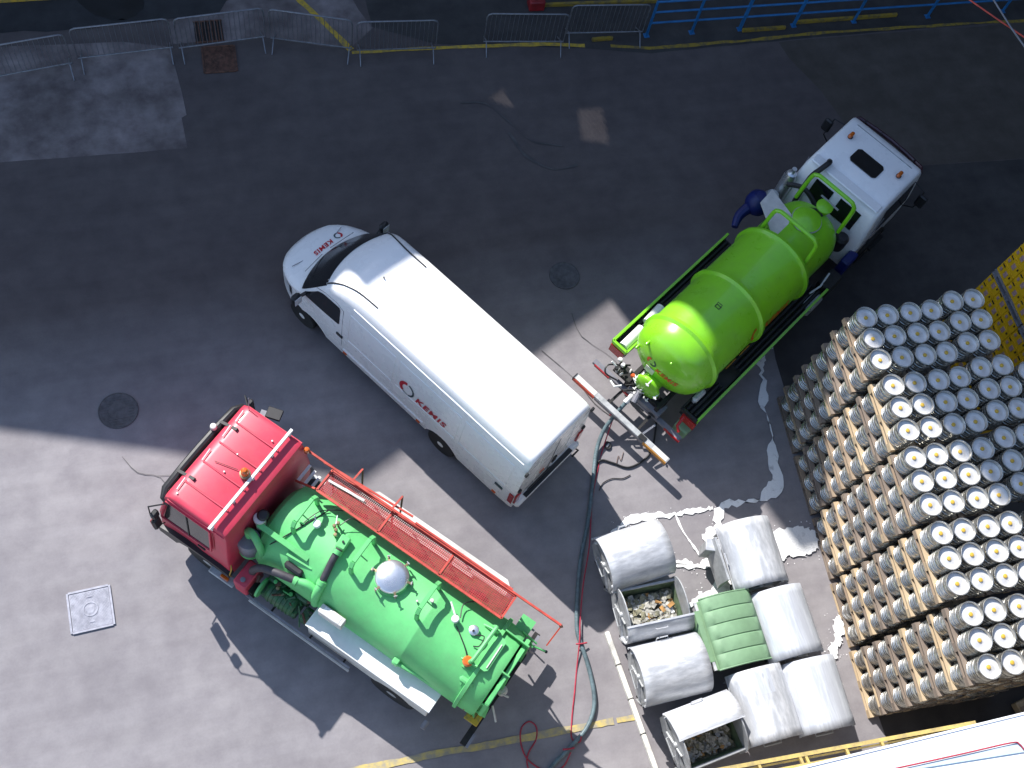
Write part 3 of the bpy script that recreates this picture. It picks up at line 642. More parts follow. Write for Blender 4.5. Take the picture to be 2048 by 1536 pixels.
# intake and exhaust behind the cab
MB().tube(smooth_path([(.30, .62, 1.4), (.32, .62, 2.2), (.42, .55, 2.5), (.62, .52, 2.56), (.72, .55, 2.48)], 4), .055, 10).ob('air_intake', 'blk', gt)
MB().lathe([(.13, 1.0), (.14, 1.05), (.14, 1.85), (.10, 1.95), (.05, 1.97), (.05, 2.1)], o=(.35, .98, 0)).ob('exhaust_silencer', 'inox', gt)
MB().lathe([(.16, .9), (.17, 1.0), (.17, 1.35), (.12, 1.45)], o=(.05, 1.02, 0)).ob('filter_housing', 'galvd', gt)
MB().lathe([(.14, 1.3), (.15, 1.4), (.15, 1.62), (.10, 1.68), (0, 1.69)], o=(.18, -.62, 0)).ob('air_filter', 'blk', gt)
MB().tube(smooth_path([(.1, .9, 1.9), (.2, .6, 2.0), (.2, .3, 1.9), (.15, .0, 1.7)], 4), .05, 8).ob('hose', 'blk', gt)
# tank: stepped cylinder with raised rings and domed ends
tz = 1.62; RT = .80
tk = MB(); pf = [(0, .02), (.30, .0), (.50, -.06), (.64, -.16), (.70, -.30), (.72, -.42), (.72, -1.33), (.74, -1.36), (.86, -1.40), (.87, -1.46), (.82, -1.50), (.80, -1.55), (.80, -2.76), (.86, -2.79), (.87, -2.86), (.81, -2.90), (.80, -2.95), (.80, -4.18), (.86, -4.21), (.87, -4.28), (.82, -4.33), (.81, -4.40), (.78, -4.54), (.70, -4.67), (.54, -4.78), (.30, -4.85), (0, -4.875)]
tk.lathe([(r, x) for r, x in pf], o=(0, 0, tz), ax='X', n=64); tank = tk.ob('tank', 'lime', gt, smooth=28)
for x in (-.6, -2.2, -3.7):
    MB().extr([(-.45, .9), (.45, .9), (.62, 1.15), (-.62, 1.15)], 'x', x - .06, x + .06).ob('tank_cradle', 'chas', gt)
for xc in (.0, -1.24):
    z0 = tz + .45
    MB().tube(smooth_path([(xc - .12, .56, tz + .42), (xc, .54, 2.66), (xc + .02, .46, 2.77), (xc + .02, .38, 2.80), (xc + .02, 0, 2.80), (xc + .02, -.34, 2.80), (xc + .02, -.42, 2.77), (xc, -.5, 2.64), (xc - .12, -.52, tz + .42)], 3), .042, 8).ob('guard_hoop', 'lime', gt)
MB().lathe([(.22, 2.28), (.23, 2.34), (.29, 2.35), (.29, 2.39), (.25, 2.41), (.15, 2.45), (0, 2.465)], o=(-.64, .04, 0), n=36).ob('manhole_lid', 'lime', gt)
MB().lathe([(.30, 2.345), (.305, 2.37), (.29, 2.375)], o=(-.64, .04, 0), n=36).ob('manhole_ring', 'galvd', gt)
MB().lathe([(.14, 2.28), (.15, 2.36), (.17, 2.37), (.17, 2.40), (.1, 2.43), (0, 2.44)], o=(-.13, -.02, 0), n=24).ob('valve_dome', 'lime', gt)
MB().bar((-.02, -.26, 2.42), (.0, .18, 2.42), .035, .02).ob('valve_strap', 'galvd', gt)
MB().tube(smooth_path([(-.35, .2, 2.3), (-.28, .02, 2.36), (-.3, -.12, 2.32)], 3), .02, 6).ob('vent_pipe', 'blk', gt)
MB().prism([(-.55, .95), (-.72, .33), (-1.02, .20), (-1.30, -.25), (-1.42, -.25), (-1.38, .30), (-.98, .92)], 2.28, 2.30).ob('walkway_plate', 'cream', gt)
MB().tube(smooth_path([(-3.45, -.04, 2.44), (-3.45, -.04, 2.50), (-3.45, .06, 2.50), (-3.45, .06, 2.44)], 1), .007, 5).ob('lifting_eye', 'blk', gt)
MB().add([(-3.44, -.045, 2.425), (-3.52, -.045, 2.425), (-3.52, .065, 2.425), (-3.44, .065, 2.425), (-3.455, -.03, 2.425), (-3.505, -.03, 2.425), (-3.505, .05, 2.425), (-3.455, .05, 2.425)], [(0, 1, 5, 4), (1, 2, 6, 5), (2, 3, 7, 6), (3, 0, 4, 7)]).ob('position_mark', 'blk', gt)
# lettering on the tank side and rear dome
def fts(u, v):
    a = v / RT; return (-3.05 + u, -math.cos(a + R(4)) * (RT + .008), tz + math.sin(a + R(4)) * (RT + .008))
text_mesh('lettering', 'KEMIS', .25, lambda u, v: fts(u + .32, v), 'orng', gt, 1.2)
ring_mesh('logo_ring', fts, .08, .14, .11, .17, 95, 240, 'orng', gt); ring_mesh('logo_ring', fts, .12, .14, .10, .145, -75, 80, 'logon', gt)
def fdome(u, v):
    y = .26 - u; z = tz - .02 + v; r = math.hypot(y, z - tz); tab = [(0, -4.875), (.30, -4.85), (.54, -4.78), (.70, -4.67), (.78, -4.54)]
    return (lerp_tab(tab, r) - .008, y, z)
text_mesh('lettering', 'KEMIS', .17, lambda u, v: fdome(u + .17, v - .05), 'orng', gt, 1.12)
ring_mesh('logo_ring', fdome, .02, .09, .05, .10, 95, 230, 'orng', gt); ring_mesh('logo_ring', fdome, .06, .09, .06, .095, -110, 80, 'logon', gt)
MB().box((-4.87, .18, 1.42), (.012, .20, .17)).ob('data_plate', 'cream', gt)
for (y, z) in ((.48, 1.98), (-.10, 2.05), (.62, 1.62)):
    MB().lathe([(.028, -4.72), (.03, -4.80), (.02, -4.83), (0, -4.835)], o=(0, y, z), ax='X', n=12).ob('dome_stud', 'lime', gt)
# outlet flange with wing nuts
fo = MB().lathe([(.19, -4.70), (.20, -4.96), (.28, -4.98), (.28, -5.03), (.24, -5.06), (.0, -5.09)], o=(0, .02, 1.12), ax='X', n=28).ob('outlet_door', 'lime', gt)
for k in range(5):
    a = R(20 + 72 * k); y, z = .02 + .27 * math.cos(a), 1.12 + .27 * math.sin(a)
    MB().bar((-4.98, y, z), (-5.14, y, z), .022, .022).ob('wing_bolt', 'pvc', fo); MB().bar((-5.12, y - .04, z), (-5.12, y + .04, z + .01), .02, .02).ob('wing_nut', 'pvc', fo)
# side trays
for s, x0, x1, ya, yb in ((1, -4.70, -1.1, .78, 1.13), (-1, -4.78, -.55, .72, 1.10)):
    MB().box(((x0 + x1) / 2, s * (ya + yb) / 2, .80), (x1 - x0, yb - ya, .03)).ob('tray_floor', 'blk', gt)
    MB().bar((x0, s * yb, .98), (x1, s * yb, .98), .05, .10).ob('tray_rail', 'lime', gt)
    MB().bar((x0, s * yb, .88), (x1, s * yb, .88), .02, .18).ob('tray_side', 'blk', gt)
    MB().bar((x0, s * ya, .98), (x0, s * yb, .98), .05, .10).ob('tray_end', 'lime' if s > 0 else 'blk', gt)
    MB().bar((x0, s * ya, .98), (x0 + .9, s * ya, .98), .04, .10).ob('tray_rail', 'lime' if s > 0 else 'blk', gt)
    MB().bar((x0 - .03, s * .80, .80), (x0 - .03, s * 1.13, .80), .02, .24).ob('rear_reflector', 'ored', gt)
    for yy in (0, 1, 2): MB().cyl((x0 + .1 + .6 * (s > 0) , s * (ya + .07 + .1 * yy), .88), (x1 - .1, s * (ya + .07 + .1 * yy), .88), .05, 10).ob('stored_hose', 'blk', gt)
MB().cyl((-4.62, .92, .93), (-4.05, .93, .93), .10, 14).ob('stored_coupling', 'pvc', gt); MB().cyl((-3.9, .92, .98), (-3.45, .95, 1.0), .115, 14).ob('stored_coupling', 'pvc', gt)
for k in range(4): MB().box((-4.55 + .035 * k, .84 + .05 * k, .9), (.06, .04, .08)).ob('coupling_lever', 'logon', gt)
MB().box((-4.35, -.78, 1.0), (.34, .12, .16), ch=.04).ob('work_light', 'galv', gt)
for k in range(2): MB().box((-3.5 + .42 * k, -.80, 1.26), (.30, .012, .035)).ob('warning_strip', 'refly', gt)
# blue covered reel on the left
bm_ = MB(); bm_.lathe([(.10, .98), (.24, 1.02), (.27, 1.15), (.24, 1.30), (.12, 1.42), (0, 1.44)], o=(-.14, 1.16, 0), n=18); bm_.ob('hose_reel_cover', 'bluep', gt)
MB().tube(smooth_path([(-.3, 1.22, 1.1), (-.55, 1.26, .98), (-.8, 1.16, .92)], 3), [.12, .12, .11, .10, .09, .08, .07], 10).ob('cover_tail', 'bluep', gt)
MB().box((.25, -.98, 1.0), (.4, .2, .5), ch=.03).ob('tool_cabinet', 'bluep', gt); MB().box((-.3, -1.0, .85), (.5, .3, .35), ch=.03).ob('battery_box', 'chas', gt)
MB().box((-.9, -1.02, .75), (.5, .28, .3), ch=.05).ob('fuel_tank', 'galvd', gt)
MB().tube([(-.25, -.9, 1.05), (-.6, -.95, 1.0), (-.9, -.9, 1.0)], .02, 6).ob('pipe', 'pvc', gt)
# rear hardware
MB().bar((-5.10, 1.16, .60), (-5.10, -1.08, .60), .10, .07).ob('rear_light_bar', 'grey', gt)
for s in (-1, 1): 
    MB().bar((-5.155, s * .72, .60), (-5.155, s * 1.10, .60), .03, .065).ob('rear_lamp', 'ored', gt)
    MB().bar((-4.7, s * .35, .62), (-5.6, s * .38, .52), .05, .06).ob('bumper_arm', 'chas', gt)
MB().bar((-5.155, .14, .60), (-5.155, .36, .60), .03, .065).ob('rear_lamp', 'ored', gt)
MB().bar((-5.58, 1.20, .52), (-5.58, -1.20, .52), .11, .09).ob('rear_bumper', 'galvd', gt); MB().box((-5.58, .92, .567), (.10, .50, .006)).ob('bumper_pad', 'cream', gt); MB().box((-5.58, -1.0, .567), (.10, .36, .006)).ob('bumper_pad', 'cream', gt)
MB().bar((-5.64, 1.20, .50), (-5.64, .66, .50), .02, .10).ob('bumper_tape', 'reflr', gt); MB().bar((-5.64, -.62, .50), (-5.64, -1.20, .50), .02, .10).ob('bumper_tape', 'refly', gt)
MB().bar((-5.64, .64, .50), (-5.64, -.60, .50), .015, .09).ob('bumper_face', 'steel', gt)
MB().box((-5.59, 1.21, .52), (.13, .02, .11)).ob('end_cap', 'blk', gt); MB().box((-5.59, -.55, .575), (.1, .16, .015)).ob('bumper_pad', 'blk', gt)
for k in range(16):
    y = random.uniform(-.15, .80); x = random.uniform(-5.15, -4.75); z = random.uniform(.75, 1.1)
    a = (x, y, z); b = (x + random.uniform(-.2, .2), y + random.uniform(-.2, .2), z + random.uniform(-.12, .1))
    MB().tube([a, b], random.choice((.012, .018, .028)), 7).ob('rear_pipe', random.choice(('galvd', 'blk', 'chas', 'pvc', 'chas')), gt)
for k in range(6):
    MB().lathe([(.035, -.04), (.045, 0), (.035, .04)], o=(random.uniform(-5.1, -4.85), random.uniform(.25, .8), random.uniform(.85, 1.05)), n=10).ob('valve', random.choice(('orng', 'pvc', 'galvd', 'blk')), gt)
MB().tube(smooth_path([(-4.9, .62, .95), (-5.15, .85, 1.0), (-5.3, .78, .95), (-5.2, .55, .85)], 4), .018, 6).ob('air_line', 'blk', gt)
MB().tube([(-5.32, .62, .9), (-5.36, .48, .9), (-5.25, .40, .92)], .022, 6).ob('valve_handle', 'pvc', gt)
MB().box((-5.0, -.1, .72), (.3, .8, .12)).ob('rear_frame', 'grey', gt); MB().box((-4.95, .55, .82), (.25, .4, .06)).ob('rear_frame', 'chas', gt)
MB().cyl((-4.8, -.35, .8), (-5.15, -.38, .62), .09, 12).ob('drain_valve', 'chas', gt)
MB().box((-4.7, -.95, .5), (.5, .3, .3), ch=.03).ob('spare_box', 'bing', gt)
MB().bar((-5.2, -.55, .55), (-5.5, -.5, .52), .04, .03).ob('tow_bracket', 'steel', gt)
MB().tube([(-4.85, -.85, .9), (-5.05, -.88, .85), (-5.1, -.98, .8)], .03, 7).ob('red_valve', 'ored', gt)
MB().tube([(-4.95, .1, .95), (-5.18, .05, .85), (-5.28, .02, .80)], .06, 10).ob('suction_elbow', 'grey', gt)

# ------------------------------------------------------------------ red-cab tanker truck with mint green tank
rt = thing('tank_truck', 'suction truck with red cab, mint green tank and red mesh catwalk, lower left', 'truck', (-.139, 5.978, 0), R(132.3))
for y in (-.40, .40): MB().box((-2.0, y, .72), (5.6, .08, .22)).ob('chassis_rail', 'chas', rt)
for x in (-4.6, -3.2, -1.6, -.2): MB().box((x, 0, .72), (.1, .74, .16)).ob('cross_member', 'chas', rt)
for x in (.55, -3.35):
    for s in (-1, 1): wheel(rt, x, s * .98, .45, .28, s, 'galvd')
# cab: slightly tapered box with rounded roof edges
prof = [(.0, .80), (-.01, 1.6), (.0, 2.55), (.03, 2.66), (.12, 2.70), (1.02, 2.72), (1.14, 2.69), (1.22, 2.60), (1.42, 1.75), (1.46, 1.1), (1.44, .62), (.9, .80)]
G = []
for f, ins in ((-1, .09), (-.99, .04), (-.965, .01), (-.9, .0), (-.3, 0), (.3, 0), (.9, 0), (.965, .01), (.99, .04), (1, .09)):
    row = []
    for x, z in prof:
        tw = 1.10 - .13 * max(0, (z - 1.5) / 1.2)
        row.append((.72 + (x - .72) * (1 - ins * .5), tw * f, 1.5 + (z - 1.5) * (1 - ins * .45)))
    G.append(row)
mb = MB(); mb.grid(G, close=True); mb.f.append(tuple(range(len(prof)))); mb.f.append(tuple(9 * len(prof) + i for i in range(len(prof)))); mb.ob('cab', 'red', rt, smooth=38)
for y in (-.62, -.2, .2, .62): MB().box((.66, y, 2.724), (.85, .03, .014), ch=.006).ob('roof_rib', 'red', rt)
MB().add([(1.245, -.86, 2.52), (1.245, .86, 2.52), (1.432, .96, 1.72), (1.432, -.96, 1.72)], [(0, 1, 2, 3)]).ob('windscreen', 'glass', rt)
for s in (-1, 1):
    mb = MB(); mb.add([(.36, s * 1.092, 1.66), (1.30, s * 1.094, 1.66), (1.16, s * .999, 2.42), (.36, s * 1.0, 2.42)], [(0, 1, 2, 3)]); mb.ob('side_window', 'glass', rt)
    for a, b in (((.33, 1.098, 1.63), (1.35, 1.10, 1.63)), ((1.35, 1.10, 1.63), (1.19, 1.0, 2.46)), ((1.19, 1.0, 2.46), (.33, 1.0, 2.46)), ((.33, 1.0, 2.46), (.33, 1.098, 1.63))):
        MB().bar((a[0], s * a[1], a[2]), (b[0], s * b[1], b[2]), .03, .03).ob('window_trim', 'red', rt)
    MB().bar((.78, s * 1.097, 1.66), (.80, s * 1.003, 2.42), .02, .02).ob('window_divider', 'blk', rt)
    MB().box((.55, s * 1.105, 1.42), (.16, .03, .05), ch=.01).ob('door_handle', 'blk', rt)
    MB().bar((.27, s * 1.10, .85), (.27, s * 1.005, 2.5), .012, .012).ob('door_seam', 'tank2', rt)
    MB().bar((.05, s * .985, 2.60), (1.15, s * .985, 2.60), .02, .02).ob('rain_gutter', 'red', rt)
    # black wheel arch and step with indicator
    MB().extr([(.0, .82), (.0, 1.02), (.2, 1.10), (1.2, 1.12), (1.5, 1.0), (1.5, .70), (1.15, .66), (1.05, .86), (.85, .98), (.45, 1.0), (.2, .92)], 'y', s * 1.04, s * 1.17).ob('fender', 'blk', rt)
    MB().box((.18, s * 1.15, .52), (.52, .16, .06), ch=.015).ob('step', 'galvd', rt); MB().box((.12, s * 1.17, .60), (.16, .06, .08), ch=.01).ob('indicator', 'amb', rt)
    MB().tube([(1.20, s * 1.02, 2.36), (1.42, s * 1.20, 2.26), (1.42, s * 1.23, 1.9), (1.38, s * 1.22, 1.36), (1.34, s * 1.10, 1.30)], .013, 6).ob('mirror_arm', 'blk', rt)
    MB().box((1.36, s * 1.22, 1.58), (.07, .17, .42), ch=.03).ob('mirror', 'blk', rt); MB().box((1.40, s * 1.22, 1.58), (.02, .15, .36), ch=.006).ob('mirror_back', 'tank2', rt)
    MB().box((1.34, s * 1.20, 2.0), (.09, .14, .18), ch=.02).ob('wide_mirror', 'blk', rt)
MB().box((.80, -1.20, 2.35), (.26, .20, .05), rz=.3, ch=.01).ob('kerb_mirror', 'blk', rt); MB().box((.95, -1.12, 2.28), (.14, .12, .04), rz=.3).ob('kerb_mirror', 'grey', rt)
MB().box((.86, .72, 1.72), (.45, .42, .55), ch=.08).ob('seat', 'grey', rt); MB().box((.72, .72, 2.0), (.12, .4, .5), ch=.05).ob('seat_back', 'grey', rt)
MB().box((.86, -.55, 1.72), (.45, .42, .45), ch=.08).ob('seat', 'grey', rt)
MB().tube([(1.16, .97, 2.36), (1.27, .95, 2.42), (1.33, .84, 2.45), (1.345, .4, 2.46), (1.35, 0, 2.46), (1.345, -.4, 2.46), (1.33, -.84, 2.45), (1.27, -.95, 2.42), (1.16, -.97, 2.36)], .075, 10).ob('sun_visor', 'blk', rt)
for y in (.52, -.52): MB().bar((1.34, y, 2.56), (.98, y, 2.745), .05, .03).ob('visor_bracket', 'blk', rt)
MB().lathe([(.04, 2.52), (.06, 2.55), (.05, 2.62), (0, 2.64)], o=(1.37, -.38, 0), n=12).ob('roof_lamp', 'cream', rt)
MB().bar((.27, 1.03, 2.80), (.27, -1.02, 2.80), .045, .05).ob('roof_bar', 'pvc', rt)
for y in (.96, .45, -.02, -.5, -.95): MB().box((.27, y, 2.745), (.05, .04, .07)).ob('bar_foot', 'pvc', rt)
MB().box((.27, .98, 2.66), (.03, .02, .2)).ob('bar_strap', 'pvc', rt)
for k, y in enumerate((.80, .2, -.30, -.62)): MB().bar((1.10, y, 2.735), (1.12, y - .22, 2.735), .012, .012).ob('roof_highlight', 'pvc', rt)  # white bars painted in as highlights along the roof's front edge
for x, y in ((.7, .15), (.72, -.2), (1.05, .85), (.42, -.7)): MB().lathe([(.016, 2.725), (.014, 2.74), (0, 2.742)], o=(x, y, 0), n=8).ob('roof_bolt', 'pvc', rt)
bk = MB().lathe([(.085, 2.72), (.09, 2.79), (.07, 2.80)], o=(.40, .0, 0), n=20).ob('beacon_base', 'brass', rt)
MB().lathe([(.062, 2.80), (.066, 2.86), (.058, 2.92), (.03, 2.95), (0, 2.955)], o=(.40, .0, 0), n=20).ob('beacon_lens', 'amb', bk)
MB().bar((.93, 0.1, 2.74), (.55, .0, 2.735), .008, .008).ob('cable', 'blk', rt)
MB().tube([(1.05, -.90, 2.7), (1.12, -1.0, 2.95)], .008, 5).ob('aerial', 'grey', rt)
MB().box((1.50, 0, .62), (.12, 2.1, .28), ch=.04).ob('bumper', 'blk', rt)
for s in (-1, 1): MB().box((1.49, s * .82, .98), (.05, .24, .18), ch=.02).ob('headlight', 'galv', rt)
# behind the cab
MB().lathe([(.17, 1.45), (.20, 1.5), (.205, 1.86), (.18, 1.93), (0, 1.945)], o=(-.10, .64, 0), n=28).ob('air_filter', 'grey', rt)
MB().lathe([(.205, 1.40), (.205, 1.50)], o=(-.10, .64, 0), n=24).ob('filter_foot', 'green', rt)
MB().tube(smooth_path([(-.08, .60, 1.93), (-.06, .58, 2.12), (-.18, .60, 2.22), (-.34, .66, 2.10), (-.40, .68, 1.7)], 5), .062, 12).ob('intake_elbow', 'green', rt)
MB().lathe([(.085, 1.6), (.09, 2.2), (.10, 2.22), (.10, 2.32), (.06, 2.33)], o=(-.12, .34, 0), n=20).ob('exhaust', 'cream', rt); MB().lathe([(.095, 2.32), (.10, 2.34), (.07, 2.37), (0, 2.375)], o=(-.14, .28, 0), n=20).ob('exhaust_cap', 'blk', rt)
MB().bar((-.15, .42, 2.24), (-1.12, .40, 2.12), .09, .06).ob('support_beam', 'green', rt)
MB().bar((-.78, .50, 2.08), (-1.25, .46, 2.06), .07, .05).ob('lamp_bracket', 'green', rt); MB().box((-1.0, .62, 1.96), (.34, .12, .14), ch=.03).ob('work_light', 'blk', rt)
MB().box((-.30, 1.0, 1.0), (.26, .46, .50), rz=0, ch=.02).ob('hydraulic_tank', 'red', rt)
MB().lathe([(.04, 1.24), (.045, 1.28), (0, 1.285)], o=(-.30, 1.12, 0), n=14).ob('filler_cap', 'grey', rt)
MB().tube(smooth_path([(-.34, .92, 1.26), (-.40, .93, 1.55), (-.54, .88, 1.80), (-.80, .82, 1.90), (-1.15, .74, 1.90)], 5), .066, 12).ob('suction_hose', 'hose', rt)
MB().tube(smooth_path([(-1.10, .75, 1.90), (-1.30, .70, 1.92), (-1.46, .68, 1.88)], 4), .070, 12).ob('manifold_pipe', 'green', rt)
MB().lathe([(.088, -.03), (.088, .03)], o=(-1.14, .745, 1.90), ax='X', n=18).ob('pipe_clamp', 'green', rt)
MB().tube(smooth_path([(-1.53, .78, 1.45), (-1.53, .76, 1.80), (-1.53, .66, 2.00), (-1.51, .52, 2.06)], 4), .074, 12).ob('manifold_elbow', 'green', rt)
MB().tube(smooth_path([(-1.51, .56, 2.05), (-1.49, .38, 2.18), (-1.47, .20, 2.30), (-1.46, .03, 2.36)], 5), .060, 12).ob('vacuum_hose', 'hose', rt)
for p, q in (((-1.52, .60, 2.04), (-1.51, .54, 2.07)), ((-1.465, .12, 2.34), (-1.46, .05, 2.36))): MB().tube([p, q], .085, 14).ob('pipe_clamp', 'green', rt)
MB().box((-1.44, -.10, 2.30), (.17, .24, .12), rz=.1, ch=.02).ob('vacuum_valve', 'green', rt); MB().lathe([(.02, 2.36), (.02, 2.39), (0, 2.39)], o=(-1.44, -.1, 0), n=8).ob('valve_bolt', 'blk', rt)
MB().tube(smooth_path([(.05, 1.0, 1.5), (-.02, 1.08, 1.2), (.0, 1.14, .95), (.02, 1.10, .7)], 4), .012, 5).ob('brake_line', 'yel', rt)
for (x, y, z, l, wd, h) in ((-.95, .92, .86, .72, .34, .26), (-.75, .72, 1.0, .34, .26, .30), (-1.25, .72, 1.02, .28, .22, .30), (-1.05, 1.02, 1.02, .40, .16, .08), (-1.5, .95, .95, .2, .25, .3)):
    MB().box((x, y, z), (l, wd, h), ch=.03).ob('pump_casing', 'pumpg', rt)
MB().lathe([(.17, -.3), (.20, -.26), (.20, .22), (.15, .28), (.06, .3)], o=(-.95, .92, .95), ax='X', n=22).ob('vacuum_pump', 'pumpg', rt)
for k in range(6): MB().lathe([(.195, -.012), (.215, -.006), (.215, .006), (.195, .012)], o=(-1.15 + k * .075, .92, .95), ax='X', n=22).ob('pump_fin', 'pumpg', rt)
MB().lathe([(.05, -.03), (.19, -.02), (.19, .02), (.05, .03)], o=(-.58, 1.0, 1.0), ax='X', n=22).ob('drive_pulley', 'green', rt)
for k in range(26):
    x = random.uniform(-1.6, -.5); y = random.uniform(.6, 1.1); z = random.uniform(1.05, 1.3)
    MB().tube([(x, y, z), (x + random.uniform(-.2, .2), y + random.uniform(-.15, .15), z + random.uniform(-.1, .1))], random.choice((.012, .02, .03)), 7).ob('pump_pipe', random.choice(('green', 'pumpg', 'pumpg', 'chas', 'rust', 'steel')), rt)
for k in range(7): MB().lathe([(.03, -.02), (.035, .02), (0, .03)], o=(random.uniform(-1.4, -.6), random.uniform(.6, 1.05), random.uniform(1.16, 1.3)), n=8).ob('pump_fitting', random.choice(('brass', 'green', 'rust', 'galvd')), rt)
MB().extr([(-.50, .95), (-.42, 1.02), (-.36, .95), (-.50, .6)], 'y', .95, 1.18).ob('mud_flap', 'chas', rt)
# low side rails
MB().bar((-.40, 1.22, .78), (-2.55, 1.22, .78), .035, .09).ob('side_rail', 'steel', rt); MB().bar((-.46, 1.24, .62), (-2.55, 1.24, .62), .03, .05).ob('side_rail', 'cream', rt)
for x in (-.9, -1.7, -2.4): MB().bar((x, 1.20, .70), (x, .4, .70), .03, .04).ob('rail_arm', 'chas', rt)
# tank
tz = 1.44; RT = .80
tank = MB().lathe([(0, -.10), (.35, -.115), (.60, -.17), (.74, -.27), (.79, -.38), (.80, -.46), (.80, -1.38), (.803, -1.39), (.803, -1.42), (.80, -1.43), (.80, -3.18), (.803, -3.19), (.803, -3.22), (.80, -3.23), (.80, -4.30), (.85, -4.31), (.85, -4.37), (.80, -4.38), (.79, -4.60), (.76, -4.68), (0, -4.74)], o=(0, 0, tz), ax='X', n=64).ob('tank', 'green', rt, smooth=28)
for x in (-.7, -2.3, -4.0): MB().extr([(-.45, .80), (.45, .80), (.62, 1.05), (-.62, 1.05)], 'x', x - .06, x + .06).ob('tank_cradle', 'chas', rt)
def tp(x, y, h=0.): return (x, y, tz + math.sqrt(max(0, (RT + h) ** 2 - y * y)))
# folded guard hoops
for x in (-.66, -1.80, -3.08):
    A = tp(x - .02, .20, -.01); B = tp(x - .02, -.42, -.01)
    mb = MB()
    for p, q in ((A, (x, .18, 2.44)), ((x, .18, 2.44), (x + .01, .10, 2.52)), ((x + .01, .10, 2.52), (x + .01, -.34, 2.54)), ((x + .01, -.34, 2.54), (x, -.42, 2.46)), ((x, -.42, 2.46), B)):
        mb.bar(p, q, .05, .07, up=(1, 0, 0))
    mb.ob('guard_hoop', 'green', rt, bevel=.004)
    MB().bar((x, -.05, 2.53), (x - .14, -.07, 2.36), .02, .01).ob('hoop_stay', 'green', rt)
# clamped stainless manhole
mh = MB().lathe([(.27, 2.18), (.27, 2.30), (.275, 2.31), (.275, 2.335), (.25, 2.36), (.18, 2.385), (.09, 2.40), (0, 2.405)], o=(-2.40, -.10, 0), n=40).ob('manhole_dome', 'inox', rt, smooth=50)
MB().lathe([(.29, 2.20), (.29, 2.27), (.27, 2.28)], o=(-2.40, -.10, 0), n=36).ob('manhole_collar', 'green', rt)
for k in range(6):
    a = R(15 + 60 * k); c, d = math.cos(a), math.sin(a)
    MB().bar((-2.40 + .25 * c, -.10 + .25 * d, 2.345), (-2.40 + .35 * c, -.10 + .35 * d, 2.33), .035, .02).ob('clamp', 'brass', mh)
    MB().tube([(-2.40 + .33 * c, -.10 + .33 * d, 2.20), (-2.40 + .33 * c, -.10 + .33 * d, 2.38)], .014, 7).ob('clamp_screw', 'galvd', mh); MB().bar((-2.40 + .33 * c - .03 * d, -.10 + .33 * d + .03 * c, 2.385), (-2.40 + .33 * c + .03 * d, -.10 + .33 * d - .03 * c, 2.385), .012, .012).ob('clamp_handle', 'galvd', mh)
# valves
def knob(x, y, z0, r, h, m, nm='valve_cap'): return MB().lathe([(r * .6, z0 - .12), (r * .6, z0), (r, z0 + .01), (r, z0 + h), (r * .8, z0 + h + .012), (0, z0 + h + .014)], o=(x, y, 0), n=20).ob(nm, m, rt)
knob(-.92, -.10, 2.30, .065, .06, 'pvc'); knob(-3.61, -.12, 2.30, .062, .07, 'pvc'); knob(-3.14, -.16, 2.27, .035, .04, 'cream'); knob(-2.95, -.02, 2.26, .02, .03, 'cream')
MB().tube([(-.80, -.20, 2.33), (-.88, -.12, 2.33)], .012, 6).ob('valve_handle', 'pvc', rt)
for q in ((-1.16, -.24), (-1.22, -.20), (-1.18, -.31), (-1.26, -.13)): knob(q[0], q[1], 2.30, .032, .05, 'brass', 'valve_body')
MB().tube([(-1.10, -.40, 2.36), (-1.17, -.27, 2.36)], .01, 5).ob('valve_handle', 'pvc', rt)
MB().tube([(-3.40, -.30, 2.38), (-3.58, -.16, 2.36)], .016, 6).ob('valve_handle', 'pvc', rt)
MB().tube([(-.60, -.02, 2.26), (-.68, .02, 2.3), (-.74, .00, 2.26)], .016, 6).ob('valve_lever', 'green', rt)
gp = knob(-3.95, -.16, 2.26, .085, .02, 'inox', 'pressure_gauge'); MB().lathe([(.02, 2.285), (.02, 2.32), (0, 2.32)], o=(-3.95, -.14, 0), n=10).ob('gauge_knob', 'blk', gp)
for P in ([(-.70, .06, 2.26), (-.80, -.30, 2.25), (-1.0, -.50, 2.2), (-1.1, -.56, 2.18)], [(-.44, .55, 2.0), (-.56, .40, 2.16), (-.75, .0, 2.255), (-.9, -.45, 2.15)], [(-1.22, -.30, 2.3), (-1.3, -.5, 2.3), (-1.45, -.55, 2.2)], [(-3.66, -.20, 2.28), (-3.58, -.42, 2.24), (-3.72, -.60, 2.14)], [(-3.68, -.06, 2.27), (-3.98, .14, 2.26), (-4.12, .26, 2.22)], [(-4.0, -.10, 2.27), (-4.14, -.16, 2.32), (-4.16, .0, 2.3), (-4.08, .05, 2.26)]):
    MB().tube(smooth_path(P, 5), .010, 6).ob('air_line', 'blk', rt)
